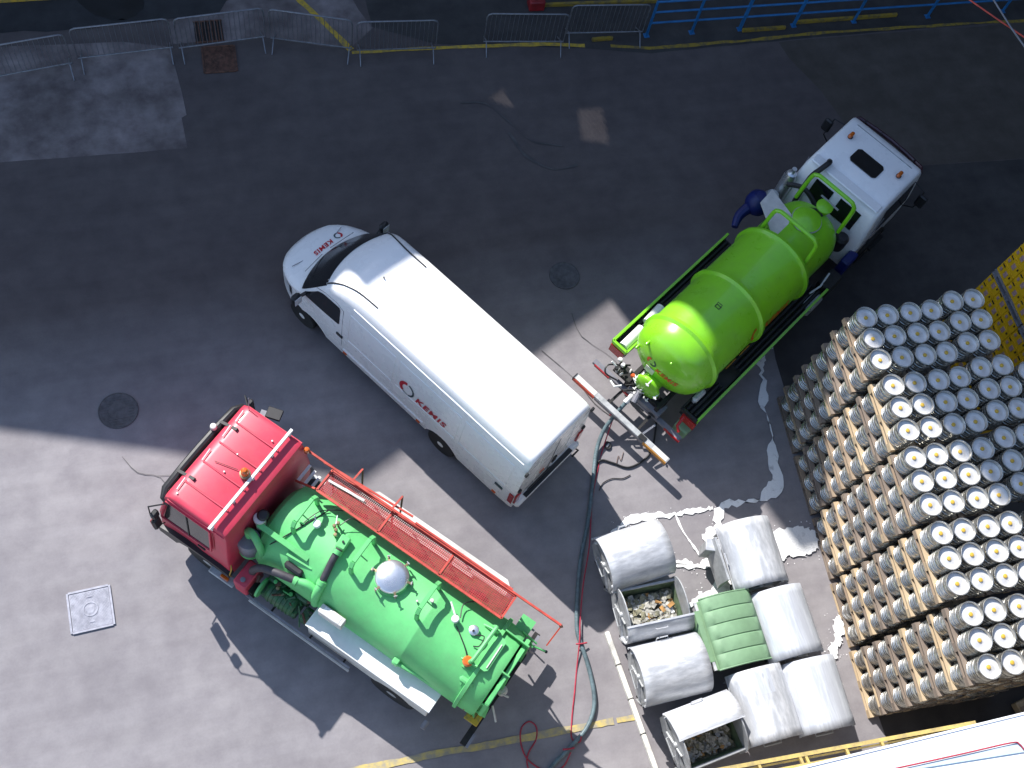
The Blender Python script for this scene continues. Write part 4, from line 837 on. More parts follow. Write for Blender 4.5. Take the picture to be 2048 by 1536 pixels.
# rear frame over the door
MB().tube(smooth_path([(-4.16, .30, 2.15), (-4.18, .28, 2.32), (-4.20, .22, 2.38), (-4.22, -.30, 2.40), (-4.22, -.38, 2.36), (-4.18, -.42, 2.15)], 3), .034, 8).ob('rear_hoop', 'green', rt)
MB().prism([(-4.32, .24), (-4.32, -.28), (-4.36, -.32), (-4.44, -.32), (-4.48, -.28), (-4.48, .24), (-4.44, .28), (-4.36, .28)], 2.262, 2.285).ob('hatch_plate', 'green', rt)
MB().bar((-4.44, .22, 2.30), (-4.44, -.22, 2.30), .018, .012).ob('hatch_handle', 'cream', rt)
for y in (.28, -.36): MB().extr([(-4.30, 2.20), (-4.02, 2.20), (-4.30, 2.36)], 'y', y, y + .02).ob('gusset', 'green', rt)
for y, z1 in ((-.48, 2.20), (.10, 2.24), (.62, 1.9)): MB().extr([(-4.36, z1), (-4.82, z1 - .06), (-4.86, .95), (-4.70, .9), (-4.36, 1.2)], 'y', y - .012, y + .012).ob('door_rib', 'green', rt)
MB().extr([(-.62, .90), (.62, .90), (.74, 1.5), (.62, 1.95), (.3, 2.12), (-.3, 2.12), (-.62, 1.95), (-.74, 1.5)], 'x', -4.80, -4.72).ob('rear_door', 'green', rt, bevel=.012)
lm = MB().lathe([(.05, 2.16), (.05, 2.20), (.085, 2.215), (.085, 2.26), (.06, 2.285), (0, 2.29)], o=(-4.14, .29, 0), n=22).ob('rear_lamp', 'amb', rt)
MB().box((-4.18, .27, 2.15), (.15, .24, .04), rz=.0).ob('lamp_bracket', 'green', rt); MB().box((-4.30, .46, 2.03), (.26, .20, .10), ch=.03).ob('door_hinge', 'green', rt)
for k in range(4): MB().bar((-4.24 - .05 * k, .60 + .02 * k, 1.98 - .05 * k), (-4.24 - .05 * k, .50, 2.06), .025, .02).ob('hinge_link', 'green', rt)
for a, b, m_ in (((-4.50, .62, 1.55), (-4.50, .80, 1.45), 'brass'), ((-4.58, .55, 1.5), (-4.62, .74, 1.38), 'green'), ((-4.86, .42, 1.1), (-5.05, .58, .98), 'cream'), ((-4.86, .20, 1.2), (-5.0, .16, 1.12), 'cream'), ((-4.3, .70, 1.5), (-4.7, .66, 1.3), 'green'), ((-4.80, -.62, 1.7), (-5.10, -.70, 1.62), 'green'), ((-4.78, -.72, 1.6), (-4.86, -.56, 1.9), 'green'), ((-4.6, -.70, 1.85), (-4.9, -.70, 1.7), 'green'), ((-4.55, -.82, 1.8), (-4.75, -.84, 1.75), 'steel'), ((-4.86, -.6, 1.4), (-4.95, -.66, 1.2), 'steel')):
    MB().tube([a, b], .018, 7).ob('door_latch', m_, rt)
MB().lathe([(.02, -.02), (.028, 0), (.02, .02)], o=(-5.10, -.70, 1.62), n=10).ob('latch_knob', 'blk', rt)
MB().extr([(-.60, 1.75), (-.95, 1.85), (-.95, 1.65), (-.62, 1.45)], 'x', -4.70, -4.45).ob('side_bracket', 'green', rt)
MB().bar((-4.80, 1.12, .52), (-4.84, -1.15, .52), .11, .11).ob('rear_bumper', 'chas', rt)
for s in (-1, 1): MB().box((-4.88, s * 1.0, .55), (.05, .24, .09)).ob('rear_light', 'grey', rt)
MB().box((-4.70, .66, .92), (.26, .32, .03), ch=.01).ob('yellow_wedge', 'yel', rt); 
for k in range(2): MB().bar((-4.66 - .07 * k, .60, .945), (-4.66 - .07 * k, .74, .945), .01, .01).ob('wedge_slot', 'rust', rt)
MB().lathe([(.08, .0), (.09, .12), (.05, .16)], o=(-4.86, .10, .88), n=14).ob('drain_cock', 'cream', rt)
MB().lathe([(.05, -.07), (.05, .07)], o=(-4.1, 1.22, .55), ax='Y', n=14).ob('air_tank_end', 'grey', rt)
# catwalk with mesh floor
cw = MB()
z = 2.30
for y in (-.56, -.99): cw.bar((-.56, y, z), (-4.20, y, z), .035, .04)
for x in (-.56, -1.78, -2.99, -4.20): cw.bar((x, -.56, z), (x, -.99, z), .035, .04)
cw.ob('catwalk_frame', 'redm', rt)
ms = MB()
for i in range(110): ms.bar((-.58 - i * .0328, -.57, z - .004), (-.58 - i * .0328, -.98, z - .004), .017, .014)
for i in range(14): ms.bar((-.57, -.585 - i * .0295, z + .001), (-4.19, -.585 - i * .0295, z + .001), .011, .012)
stuff(ms.ob('catwalk_mesh', 'redd', rt))
MB().bar((-.62, -.80, z + .04), (-1.3, -.86, z + .04), .04, .006).ob('catwalk_patch', 'cream', rt)
MB().bar((-.02, -.98, 2.46), (-5.05, -1.02, 2.30), .035, .035).ob('handrail', 'redm', rt)
MB().bar((-5.05, -1.02, 2.30), (-5.07, -1.0, 2.28), .05, .05).ob('rail_end', 'rust', rt)
MB().bar((-5.06, -1.0, 2.26), (-5.04, -.70, 2.0), .022, .05).ob('rail_drop', 'reflr', rt)
MB().bar((-.40, -.97, 2.46), (-2.1, -1.10, 2.34), .03, .03).ob('handrail', 'redm', rt)
MB().bar((-2.2, -1.02, 2.42), (-4.1, -1.04, 2.34), .03, .03).ob('handrail', 'redm', rt)
for x in (-.95, -1.75): MB().bar((x, -.98, 2.40), (x - .02, -1.26, 2.42), .03, .03).ob('rail_outrigger', 'redm', rt); MB().bar((x - .02, -1.26, 2.42), (x - .02, -1.26, 1.3), .025, .025).ob('ladder_leg', 'rust', rt)
for x in (-.56, -1.78, -2.99, -4.15): MB().bar((x, -.99, 2.28), (x, -.99, .9), .03, .03).ob('catwalk_post', 'redm', rt)
MB().box((-2.4, -.97, 1.46), (3.5, .30, .04), ch=.01).ob('side_shelf', 'pumpg', rt); MB().bar((-.75, -1.06, 1.50), (-3.4, -1.06, 1.50), .07, .03).ob('stored_ladder', 'cream', rt)
for k in range(5): MB().tube([(-1.0 - .62 * k, -.86, 1.52), (-1.3 - .62 * k, -.90, 1.52)], .04, 8).ob('stored_pipe', ('pumpg', 'chas', 'rust', 'pumpg', 'chas')[k], rt)
knb = MB().lathe([(.03, 2.42), (.05, 2.45), (.05, 2.53), (.03, 2.55), (0, 2.555)], o=(-.06, -.96, 0), n=14).ob('marker_lamp', 'amb', rt)
for i in range(4): MB().bar((-.12 - .10 * i, -.62, 1.9 - .12 * i), (-.12 - .10 * i, -.95, 1.9 - .12 * i), .05, .03).ob('ladder_rung', 'pvc', rt)
MB().bar((-.10, -.58, 1.95), (-.52, -.58, 2.25), .03, .03).ob('ladder_side', 'redm', rt); MB().cyl((-.3, -.8, .8), (-.3, -.8, 1.45), .15, 18).ob('air_reservoir', 'blk', rt)
# low white platform on the far side
MB().prism([(-.70, -1.10), (-.70, -1.16), (-1.15, -1.54), (-3.90, -1.54), (-4.02, -1.44), (-4.02, -1.10)], .86, .90).ob('side_platform', 'cream', rt)
for x in (-1.4, -2.6, -3.7): MB().bar((x, -1.46, .84), (x, -.42, .76), .05, .05).ob('platform_arm', 'chas', rt)
MB().bar((-3.0, -1.40, .92), (-3.02, -1.40, 1.14), .02, .02).ob('platform_pin', 'grey', rt); MB().bar((-4.0, -1.38, .92), (-4.05, -1.42, 1.1), .02, .02).ob('platform_pin', 'grey', rt)
# white locker on the near side
MB().box((-2.83, .86, .98), (2.42, .52, .62), ch=.012).ob('locker', 'cream', rt)
MB().box((-2.83, .85, 1.305), (2.48, .58, .03), ch=.008).ob('locker_lid', 'pvc', rt)
cbx = MB().box((-1.92, .84, 1.66), (.46, .15, .26), ch=.01).ob('control_box', 'cream', rt); MB().box((-1.92, .84, 1.793), (.32, .11, .006)).ob('control_label', 'pvc', cbx)
for k in range(3): MB().box((-1.92, .81 + .03 * k, 1.798), (.22, .006, .003)).ob('label_line', 'logog', cbx)
MB().lathe([(.05, 1.32), (.055, 1.34), (0, 1.345)], o=(-1.85, .78, 0), n=14).ob('locker_cap', 'rust', rt)
MB().tube([(-3.22, .82, 1.56), (-4.34, .70, 1.50)], .045, 10).ob('side_pipe', 'green', rt); MB().box((-3.18, .80, 1.58), (.12, .16, .16), ch=.02).ob('pipe_bracket', 'green', rt)
for k in range(5): MB().lathe([(.022, -.02), (.022, .02)], o=(-4.38 - .07 * k, .71 + .01 * k, 1.48 - .04 * k), n=10).ob('pipe_fitting', ('steel', 'green', 'green', 'steel', 'green')[k], rt)
for k in range(5): MB().tube([(-4.36 - .07 * k, .66, 1.50 - .04 * k), (-4.42 - .07 * k, .78, 1.44 - .04 * k)], .014, 6).ob('valve_link', 'green', rt)

# ------------------------------------------------------------------ hoses and ropes
HP = [(7.02, 7.20, .78), (6.80, 7.08, .62), (6.55, 6.92, .42), (6.3, 6.72, .22), (6.08, 6.38, .09), (5.87, 5.86, .055), (5.56, 5.11, .055), (5.21, 4.4, .055), (4.94, 3.69, .055), (4.79, 3.17, .055), (4.79, 2.89, .055), (4.81, 2.53, .055), (4.79, 2.08, .055), (4.70, 1.75, .055), (4.47, 1.46, .055), (4.08, 1.21, .055), (3.6, .9, .055), (3.0, .2, .055)]
hs = thing('suction_hose', 'blue grey suction hose running from the lime tanker down across the yard', 'hose', (0, 0, 0))
pp = smooth_path(HP, 10); MB().tube(pp, .038, 12).ob('hose', 'bhose', hs, smooth=60)
rb = MB()
for i in range(2, len(pp) - 2, 1): rb.tube([pp[i] - (pp[i + 1] - pp[i]).normalized() * .006, pp[i] + (pp[i + 1] - pp[i]).normalized() * .006], .041, 10)
stuff(rb.ob('hose_ribs', 'bhose', hs))
MB().tube([(7.16, 7.33, .84), (7.02, 7.20, .80)], [.09, .07], 14).ob('coupling', 'pvc', hs); MB().tube([(7.02, 7.20, .78), (6.82, 7.10, .64), (6.76, 7.06, .60)], [.085, .05, .06], 14).ob('coupling', 'pvc', hs)
for p in ((6.52, 6.90, .44), (4.79, 2.89, .06), (4.08, 1.21, .06)): MB().tube([(p[0] - .10, p[1] + .02, p[2] + .03), (p[0], p[1], p[2] + .06), (p[0] + .10, p[1] - .0, p[2] + .03)], .016, 6).ob('tie', 'rrope', hs)
tag(MB().tube(smooth_path([(6.55, 6.95, .44), (6.23, 6.41, .02), (6.0, 6.0, .02), (5.72, 5.4, .015), (5.42, 4.6, .12), (5.1, 3.9, .12), (4.88, 3.3, .09), (4.76, 2.94, .11), (4.6, 2.49, .012), (4.45, 2.1, .012), (4.28, 1.67, .012), (4.2, 1.38, .012), (4.3, 1.28, .05), (4.35, 1.36, .1)], 8), .013, 6).ob('red_rope', 'rrope', smooth=60), 'red rope lying along the blue grey suction hose', 'rope')
tag(MB().tube(smooth_path([(4.1, 1.15, .1), (3.9, .95, .02), (3.6, .98, .012), (3.36, 1.22, .012), (3.31, 1.5, .012), (3.38, 1.74, .012), (3.54, 1.82, .012), (3.64, 1.70, .012), (3.58, 1.5, .012), (3.40, 1.32, .02), (3.33, 1.12, .012), (3.4, .7, .012), (3.5, .2, .012)], 8), .013, 6).ob('red_rope', 'rrope', smooth=60), 'loose loop of red rope on the shaded ground by the yellow line at bottom', 'rope')
tag(MB().tube(smooth_path([(7.60, 7.50, .5), (7.52, 7.2, .25), (7.42, 6.7, .06), (7.13, 6.15, .03), (6.66, 5.95, .03), (6.35, 6.10, .03), (6.15, 6.20, .03), (6.0, 6.12, .03), (5.97, 6.0, .04)], 8), .019, 8).ob('black_hose', 'blk', smooth=60), 'black hose curling from the tanker rear onto the sunlit ground', 'hose')
tag(MB().tube(smooth_path([(5.93, 5.62, .02), (6.05, 5.75, .02), (6.25, 5.80, .02), (6.45, 5.76, .02), (6.62, 5.80, .02)], 6), .009, 6).ob('thin_cable', 'blk', smooth=60), 'thin black cable on the ground beside the suction hose', 'cable')
tag(MB().tube(smooth_path([(6.42, 6.08, .02), (6.50, 6.22, .02), (6.52, 6.12, .02), (6.62, 6.28, .02)], 5), .006, 5).ob('thin_cable', 'rust', smooth=60), 'frayed brown wire lying inside the curl of the black hose', 'cable')
t = thing('hose_coupling', 'small black ring coupling lying alone on the sunlit concrete behind the van', 'coupling', (6.35, 6.47, 0))
MB().tube([(.055 * math.cos(R(a)), .07 * math.sin(R(a)), .03) for a in range(0, 360, 24)], .02, 7, closed=True).ob('ring', 'blk', t); MB().box((.0, .0, .03), (.09, .03, .03), rz=.6).ob('cap', 'galvd', t)

# ------------------------------------------------------------------ wheeled bins
def arc(r0, a0, a1, zc, n=16, yc=0): return [(yc + r0 * math.cos(R(a0 + (a1 - a0) * i / n)), zc + r0 * math.sin(R(a0 + (a1 - a0) * i / n))) for i in range(n + 1)]
def make_bin(label, x, y, rz, lid=(0, 180), m='galv', W=1.22, D=.94, trash=None, flat=.78, seed=0, patch=False):
    rnd = random.Random(seed)
    t = thing('wheeled_bin', label, 'bin', (x, y, 0), rz, 'large wheeled waste bins grouped beside the keg stacks')
    hw, hd, zr, zb = W / 2, D / 2, .86, .24; th = .02
    # hollow tub: four sloping walls and a floor
    tw, td = hw - .08, hd - .10; bw, bd_ = hw - .16, hd - .18
    O = [[(-tw - .04, -td - .04), (tw + .04, -td - .04), (tw + .04, td + .04), (-tw - .04, td + .04)], [(-bw, -bd_), (bw, -bd_), (bw, bd_), (-bw, bd_)]]
    MB().extr([(-td - .055, zr), (-td - .055, .46), (-td - .035, .46), (-td - .035, zr)], 'x', -tw - .03, tw + .03).ob('front_panel', 'galvd', t); MB().extr([(-td - .055, .46), (-td + .06, zb), (-td + .08, zb), (-td - .035, .46)], 'x', -tw - .03, tw + .03).ob('front_panel', 'galvd', t)
    v = [(a, b, zr) for a, b in O[0]] + [(a, b, zb) for a, b in O[1]]; k = .025
    vi = [(a - k * np.sign(a), b - k * np.sign(b), zr) for a, b in O[0]] + [(a - k * np.sign(a), b - k * np.sign(b), zb + k) for a, b in O[1]]
    mb = MB(); mb.add(v, [(0, 1, 5, 4), (1, 2, 6, 5), (2, 3, 7, 6), (3, 0, 4, 7), (4, 5, 6, 7)]); mb.ob('tub', 'galvd', t, smooth=0)
    mi = MB(); mi.add([tuple(map(float, q)) for q in vi], [(0, 1, 5, 4), (1, 2, 6, 5), (2, 3, 7, 6), (3, 0, 4, 7), (4, 5, 6, 7)]); mi.ob('tub_lining', 'bini' if trash else 'galvd', t, smooth=0)
    for (a, b, c, d) in ((0, -td - .04, 2 * tw + .12, .05), (0, td + .04, 2 * tw + .12, .05)): MB().box((a, b, zr + .01), (c, d, .035), ch=.01).ob('rim', 'galvd' if trash else m, t)
    # round end plates
    for s in (-1, 1):
        pl = [(-hd, .52), (-hd, zr)] + [(p[0], p[1]) for p in [(-q[0] * 1.0, zr + (q[1] - zr) * flat) for q in arc(hd, 0, 180, zr)]][1:-1] + [(hd, zr), (hd, .52), (hd * .5, .36), (-hd * .5, .36)]
        if lid is None:
            pl = [(-hd, .52), (-hd, zr), (-hd * .9, zr + .16), (-hd * .5, zr + .30), (hd * .2, zr + .36), (hd * .8, zr + .28), (hd, zr), (hd, .52), (hd * .5, .36), (-hd * .5, .36)]
        MB().extr(pl, 'x', s * (hw - .075), s * (hw - .055)).ob('end_plate', 'galvd', t, smooth=0)
        MB().lathe([(.06, s * (hw - .055)), (.055, s * (hw - .01)), (.02, s * (hw + .0)), (0, s * (hw + .0))], o=(0, 0, zr - .02), ax='X', n=16).ob('pivot', 'galvd', t)
        MB().bar((s * (hw - .03), 0, zr), (s * (hw - .03), -hd * .75, .55), .04, .025).ob('lid_arm', m, t)
        MB().bar((s * (hw - .035), -hd * .4, zr + .1), (s * (hw - .035), hd * .5, zr - .2), .03, .02).ob('lid_arm', 'galvd', t)
        MB().tube([(s * (hw - .05), -.16, .72), (s * (hw + .03), -.16, .72), (s * (hw + .03), .16, .72), (s * (hw - .05), .16, .72)], .014, 6).ob('lift_handle', 'galvd', t)
        for sy in (-1, 1):
            MB().lathe([(.085, -.02), (.095, -.015), (.095, .015), (.085, .02)], o=(s * (bw - .05), sy * (bd_ - .05), .10), ax='Y', n=16).ob('castor', 'blk', t)
            MB().box((s * (bw - .05), sy * (bd_ - .05), .19), (.08, .07, .10)).ob('castor_fork', 'galvd', t)
    if lid:
        a0, a1 = lid; n = 22; G = []
        for i in range(n + 1):
            a = R(a0 + (a1 - a0) * i / n); row = []
            for j in range(9):
                u = -hw + 2 * hw * j / 8; dd = rnd.uniform(-.004, .004)
                r = hd + .022 + dd; row.append((u, r * math.cos(a), zr + r * flat * math.sin(a)))
            G.append(row)
        o = MB().grid(G).ob('lid', m, t, smooth=60); md = o.modifiers.new('thickness', 'SOLIDIFY'); md.thickness = .02; md.offset = 1
        for a in (a0, a1):
            q = ((hd + .03) * math.cos(R(a)), zr + (hd + .03) * flat * math.sin(R(a)))
            MB().bar((-hw - .005, q[0], q[1]), (hw + .005, q[0], q[1]), .035, .03).ob('lid_edge', m, t)
        a = R(a0 + (16 if a1 - a0 > 150 else 12)); q = ((hd + .06) * math.cos(a), zr + (hd + .06) * flat * math.sin(a)); 
        MB().tube([(-.11, q[0] - .0, q[1] - .03), (-.10, q[0] + .03 * math.cos(a), q[1] + .02), (.10, q[0] + .03 * math.cos(a), q[1] + .02), (.11, q[0], q[1] - .03)], .011, 6).ob('lid_handle', m, t)
        if patch:
            G = [[(u, (hd + .05) * math.cos(R(b)), zr + (hd + .05) * flat * math.sin(R(b))) for u in (hw * .25, hw * .92)] for b in range(70, 112, 6)]
            MB().grid(G).ob('lid_patch', 'galvx', t)
    else:
        MB().tube([(-.10, -hd + .0, .70), (-.10, -hd - .035, .70), (.10, -hd - .035, .70), (.10, -hd, .70)], .011, 6).ob('front_handle', 'pvc', t)
    if trash:
        G = []
        for i in range(15):
            G.append([(-bw * 1.1 + 2.2 * bw * j / 18, -bd_ * 1.12 + 2.24 * bd_ * i / 14, trash + rnd.uniform(-.04, .05) + (.05 * math.sin(j * .8 + i))) for j in range(19)])
        stuff(MB().grid(G).ob('rubbish', 'dirt', t, smooth=0))
        for mm, cnt in (('litw', 130), ('lito', 22), ('dirt', 80), ('galvd', 20)):
            mb = MB()
            for q in range(cnt):
                xx, yy = rnd.uniform(-bw * .95, bw * .95), rnd.uniform(-bd_ * .95, bd_ * .95); sx, sy = rnd.uniform(.02, .07), rnd.uniform(.015, .05); zz = trash + rnd.uniform(.02, .10); a = rnd.uniform(0, 6)
                P = []
                for (a_, b_) in ((-1, -1), (1, -1), (1, 1), (-1, 1)): P.append((xx + (a_ * sx * math.cos(a) - b_ * sy * math.sin(a)), yy + (a_ * sx * math.sin(a) + b_ * sy * math.cos(a)), zz + rnd.uniform(-.02, .02)))
                top = [(p[0], p[1], p[2] + .012) for p in P]; mb.add(P + top, [(0, 1, 2, 3), (7, 6, 5, 4), (0, 4, 5, 1), (1, 5, 6, 2), (2, 6, 7, 3), (3, 7, 4, 0)])
            stuff(mb.ob('litter', mm, t, smooth=0))
    return t
make_bin('closed galvanised bin with bright round lid, the bin nearest the white van', 5.95, 4.08, R(5), (0, 180), seed=1)
make_bin('open galvanised bin full of litter, second bin from the white van', 6.0, 3.10, R(-1), (126, 226), trash=.62, seed=2)
make_bin('closed dented galvanised bin with lid handle, directly below the open bin full of litter', 5.99, 2.02, R(0), (0, 180), seed=3)
make_bin('half open galvanised bin with litter, bottom left of the bin group', 6.28, .86, R(6), (14, 86), trash=.60, D=1.02, seed=4)
make_bin('galvanised bin with streaked lid standing alone in white spill, right of the gap', 8.10, 3.62, R(89), (0, 180), seed=7, patch=False)
make_bin('galvanised bin with smooth bluish lid, directly right of the green bin', 8.28, 2.30, R(90), (0, 180), 'galvx', seed=6)
make_bin('galvanised bin with overlapping patch plate on its lid, bottom row centre', 7.42, 1.06, R(90), (0, 180), seed=8, patch=True)
make_bin('scuffed galvanised bin at the bottom row, next to the keg stack foot', 8.40, 1.00, R(88), (0, 180), 'galvx', seed=9)
# green plastic lidded bin
t = thing('wheeled_bin', 'green bin with ribbed plastic lid in the middle of the galvanised bins', 'bin', (7.27, 2.40, 0), R(0), 'large wheeled waste bins grouped beside the keg stacks')
mb = MB(); zr = .95
mb.add([(-.46, -.58, zr), (.46, -.58, zr), (.46, .58, zr), (-.46, .58, zr), (-.36, -.5, .24), (.36, -.5, .24), (.36, .5, .24), (-.36, .5, .24)], [(0, 1, 5, 4), (1, 2, 6, 5), (2, 3, 7, 6), (3, 0, 4, 7), (4, 5, 6, 7)]); mb.ob('tub', 'bing', t, smooth=0)
MB().box((0, 0, zr + .01), (1.0, 1.22, .05), ch=.015).ob('rim', 'bing', t)
def lidp(u, v): # u across (arc), v along
    return (-.50 + 1.0 * u, v, zr + .05 + .22 * math.sin(math.pi * min(1, u * .85 + .13)) ** .8)
G = []
vs = []
for k in range(5):
    v0 = -.62 + 1.24 * k / 5; v1 = -.62 + 1.24 * (k + 1) / 5
    for q, h in ((v0 + .004, -.004), (v0 + .018, .012), ((v0 + v1) / 2, .026), (v1 - .018, .012), (v1 - .004, -.004)): vs.append((q, h))
for i in range(17):
    u = i / 16; G.append([(lambda p: (p[0], p[1], p[2] + h * (1 if .08 < u < .95 else .2)))(lidp(u, v)) for v, h in vs])
mb = MB(); mb.grid(G); o = mb.ob('lid', 'bing', t, smooth=30); md = o.modifiers.new('thickness', 'SOLIDIFY'); md.thickness = .025
for v in (-.62, .62):
    MB().tube([lidp(i / 10, v) for i in range(11)], .018, 6).ob('lid_edge', 'bing', t)
for v in (-.28, .34): MB().box((-.42, v, zr + .17), (.07, .055, .03), ch=.01).ob('hinge', 'blk', t)
MB().bar((-.53, -.60, zr + .04), (-.53, .60, zr + .04), .05, .05).ob('hinge_rail', 'galv', t)
for s in (-1, 1):

    for sy in (-1, 1): MB().lathe([(.085, -.02), (.095, -.015), (.095, .015), (.085, .02)], o=(s * .3, sy * .42, .10), ax='Y', n=16).ob('castor', 'blk', t); MB().box((s * .3, sy * .42, .2), (.08, .07, .1)).ob('castor_fork', 'galvd', t)
MB().extr([(-.60, .50), (-.66, .80), (-.60, 1.02), (-.50, 1.02), (-.50, .45)], 'y', -.45, .45).ob('back_guard', 'bing', t)
tag(MB().extr([(-.66, .30), (-.72, .60), (-.66, .95), (-.62, .95), (-.62, .30)], 'y', -.35, .45).ob('metal_sheet', 'galvd'), 'dull metal sheet leaning upright behind the lone bin in the white spill', 'metal sheet').location = (8.15, 3.62, 0)
t = thing('hydrant_box', 'small galvanised box with lid on the left side of the lone bin', 'box', (7.48, 3.96, 0), R(-20))
MB().box((0, 0, .55), (.26, .20, .5), ch=.02).ob('box', 'galvd', t); MB().box((0, 0, .82), (.29, .23, .04), ch=.01).ob('lid', 'galv', t)

# ------------------------------------------------------------------ kegs on pallets
KR, KH, PH = .199, .377, .1155
kb_ = MB().lathe([(.170, 0), (.190, .0), (.194, .02), (.192, .040), (.176, .050), (.182, .062), (KR, .080), (KR, .118), (.188, .128), (.188, .140), (KR, .150), (KR, .165), (.192, .172), (.192, .205), (KR, .212), (KR, .227), (.188, .237), (.188, .249), (KR, .259), (KR, .282), (.184, .300), (.180, .308), (.192, .318), (.196, .335), (.196, KH - .004), (.192, KH), (.183, KH - .002), (.178, KH - .01), (.176, .312), (.165, .308), (.09, .312), (0, .314)], n=26).mesh('keg_body', 'kegs', smooth=40)
# top disc uses the brighter brushed steel
top_me = MB().lathe([(.1765, .315), (.160, .311), (.12, .315), (.06, .322), (.045, .327), (0, .328)], n=24).mesh('keg_top', 'keg', smooth=40)
cap_me = MB().lathe([(.034, .324), (.034, .345), (.027, .349), (0, .350)], n=12).mesh('keg_cap', 'ybr')
row_w = ['back', 'middle', 'front']
STK = Matrix.Translation((9.605, .516, 0)) @ Matrix.Rotation(R(-4.0358), 4, 'Z')
OFF = [(-.034, .0027), (.036, -.015), (-.016, -.027), (.0025, -.044), (.0525, -.0715)]  # stack 1 (farthest) .. 5 (nearest)
# pallet, built once then copied with all its pieces
def pallet_proto():
    t = thing('pallet', 'x', 'pallet')
    bm = MB().box((0, 0, 0), (.098, 1.2, .020)).mesh('deck_board', 'wood'); ob = lambda nm, me, loc: (lambda o: (COL.objects.link(o), setattr(o, 'parent', t), setattr(o, 'location', loc)))(bpy.data.objects.new(nm, me))
    for i in range(5): ob('deck_board', bm, (-.351 + i * .1755, 0, PH - .011))
    cm = MB().box((0, 0, 0), (.8, .13, .018)).mesh('cross_board', 'wood2')
    bk = MB().box((0, 0, 0), (.10, .14, .058)).mesh('block', 'wood2'); bt = MB().box((0, 0, 0), (.10, 1.2, .018)).mesh('bottom_board', 'wood')
    for y in (-.53, 0, .53):
        ob('cross_board', cm, (0, y, PH - .031))
        for x in (-.35, 0, .35): ob('block', bk, (x, y, PH - .0695))
    for x in (-.35, 0, .35): ob('bottom_board', bt, (x, 0, .0088))
    return t
proto = pallet_proto(); used = False
alt = {}
for nm in ('deck_board', 'bottom_board', 'block', 'cross_board'):
    src = [c for c in proto.children if c.name.startswith(nm)][0].data; alt[nm] = []
    for mm in ('wood', 'wood2', 'wood3'):
        m2 = src.copy(); m2.materials[0] = M[mm]; alt[nm].append(m2)
band_me = MB()
for r_, z0, z1 in ((.1905, .1275, .1405), (.1905, .2365, .2495), (.183, .298, .309), (.179, .043, .058)):
    band_me.grid([[(r_ * math.cos(2 * math.pi * k / 24), r_ * math.sin(2 * math.pi * k / 24), z) for k in range(25)] for z in (z0, z1)])
band_me = band_me.mesh('keg_band', 'blk', smooth=40)
kproto = None
def place_keg(P, yaw, label, cap=True):
    global kproto
    if kproto is None:
        kproto = thing('keg', label, 'keg', (0, 0, 0), 0, 'steel beer kegs stacked on pallets')
        for nm, me in (('body', kb_), ('top', top_me), ('cap', cap_me), ('band', band_me)):
            o = bpy.data.objects.new(nm, me); COL.objects.link(o); o.parent = kproto
        k = kproto
    else:
        k = kproto.copy(); COL.objects.link(k)
        for c in kproto.children: d = c.copy(); COL.objects.link(d); d.parent = k
    k.location = P; k.rotation_euler = (0, 0, yaw); k['label'] = label
    return k
sw = ['farthest', 'second farthest', 'middle', 'second nearest', 'nearest']; tw_ = ['bottom', 'second', 'third', 'fourth', 'fifth', 'sixth', 'seventh', 'top']
colw = ['outer left', 'second', 'third', 'fourth', 'fifth', 'sixth', 'seventh', 'eighth']
NP = [3, 4, 4, 3, 3]; kegs = 0
for g in range(5):
    y0 = (4 - g) * 1.268 + .6 + OFF[g][1]
    for pc in range(NP[g]):
        for tier in range(8):
            outer = pc == 0; front = g == 4; topt = tier == 7
            if not (outer or topt or (front and pc < 3)): continue
            jx, jy, jr = random.uniform(-.022, .022), random.uniform(-.02, .02), random.uniform(-.012, .012)
            if topt: jx = jy = jr = 0
            x = .40 + pc * .832 + OFF[g][0] * (tier / 7) + jx + (.02 if pc > 1 else 0); y = y0 + jy + (.13 if (pc == 2 and g < 3) else 0) + (-.05 if pc == 3 else 0)
            z = tier * (KH + PH)
            Mt = STK @ Matrix.Translation((x, y, z)) @ Matrix.Rotation(jr, 4, 'Z')
            if not used: p = proto; used = True
            else: p = copy_tree(proto); p['group'] = 'wooden pallets between the keg tiers'
            p['group'] = 'wooden pallets between the keg tiers'
            p.matrix_world = Mt
            side = ['left face', 'second pallet column', 'third pallet column', 'fourth pallet column'][pc]
            p['label'] = 'wooden pallet under the %s keg tier, %s, %s stack' % (tw_[tier], side, sw[g])
            kind = random.choice((0, 1, 1, 1, 2))
            for c in p.children:
                nm = c.name.split('.')[0]; c.data = alt[nm][kind if random.random() < .6 else random.choice((0, 1, 1, 2))]
            for r in range(3):
                for c in range(2):
                    if not topt:
                        if outer and c == 1 and not (front and r == 0): continue
                        if not outer and not (front and r == 0): continue
                    kx, ky = (c - .5) * .403 + random.uniform(-.004, .004), (r - 1) * .4035 + random.uniform(-.004, .004)
                    if not topt: kx += random.uniform(-.012, .012)
                    P = Mt @ Vector((kx, ky, PH + .001))
                    ci = pc * 2 + c
                    if topt: lb = 'steel keg on the top tier, %s column, %s row of the %s stack' % (colw[ci], row_w[2 - r], sw[g])
                    elif ci == 0: lb = 'steel keg in the %s tier, %s row of the left face, %s stack' % (tw_[tier], row_w[2 - r], sw[g])
                    else: lb = 'steel keg in the %s tier, %s column on front face of %s stack' % (tw_[tier], colw[ci], sw[g])
                    place_keg(P, random.uniform(0, 6.28), lb); kegs += 1
print('kegs', kegs)

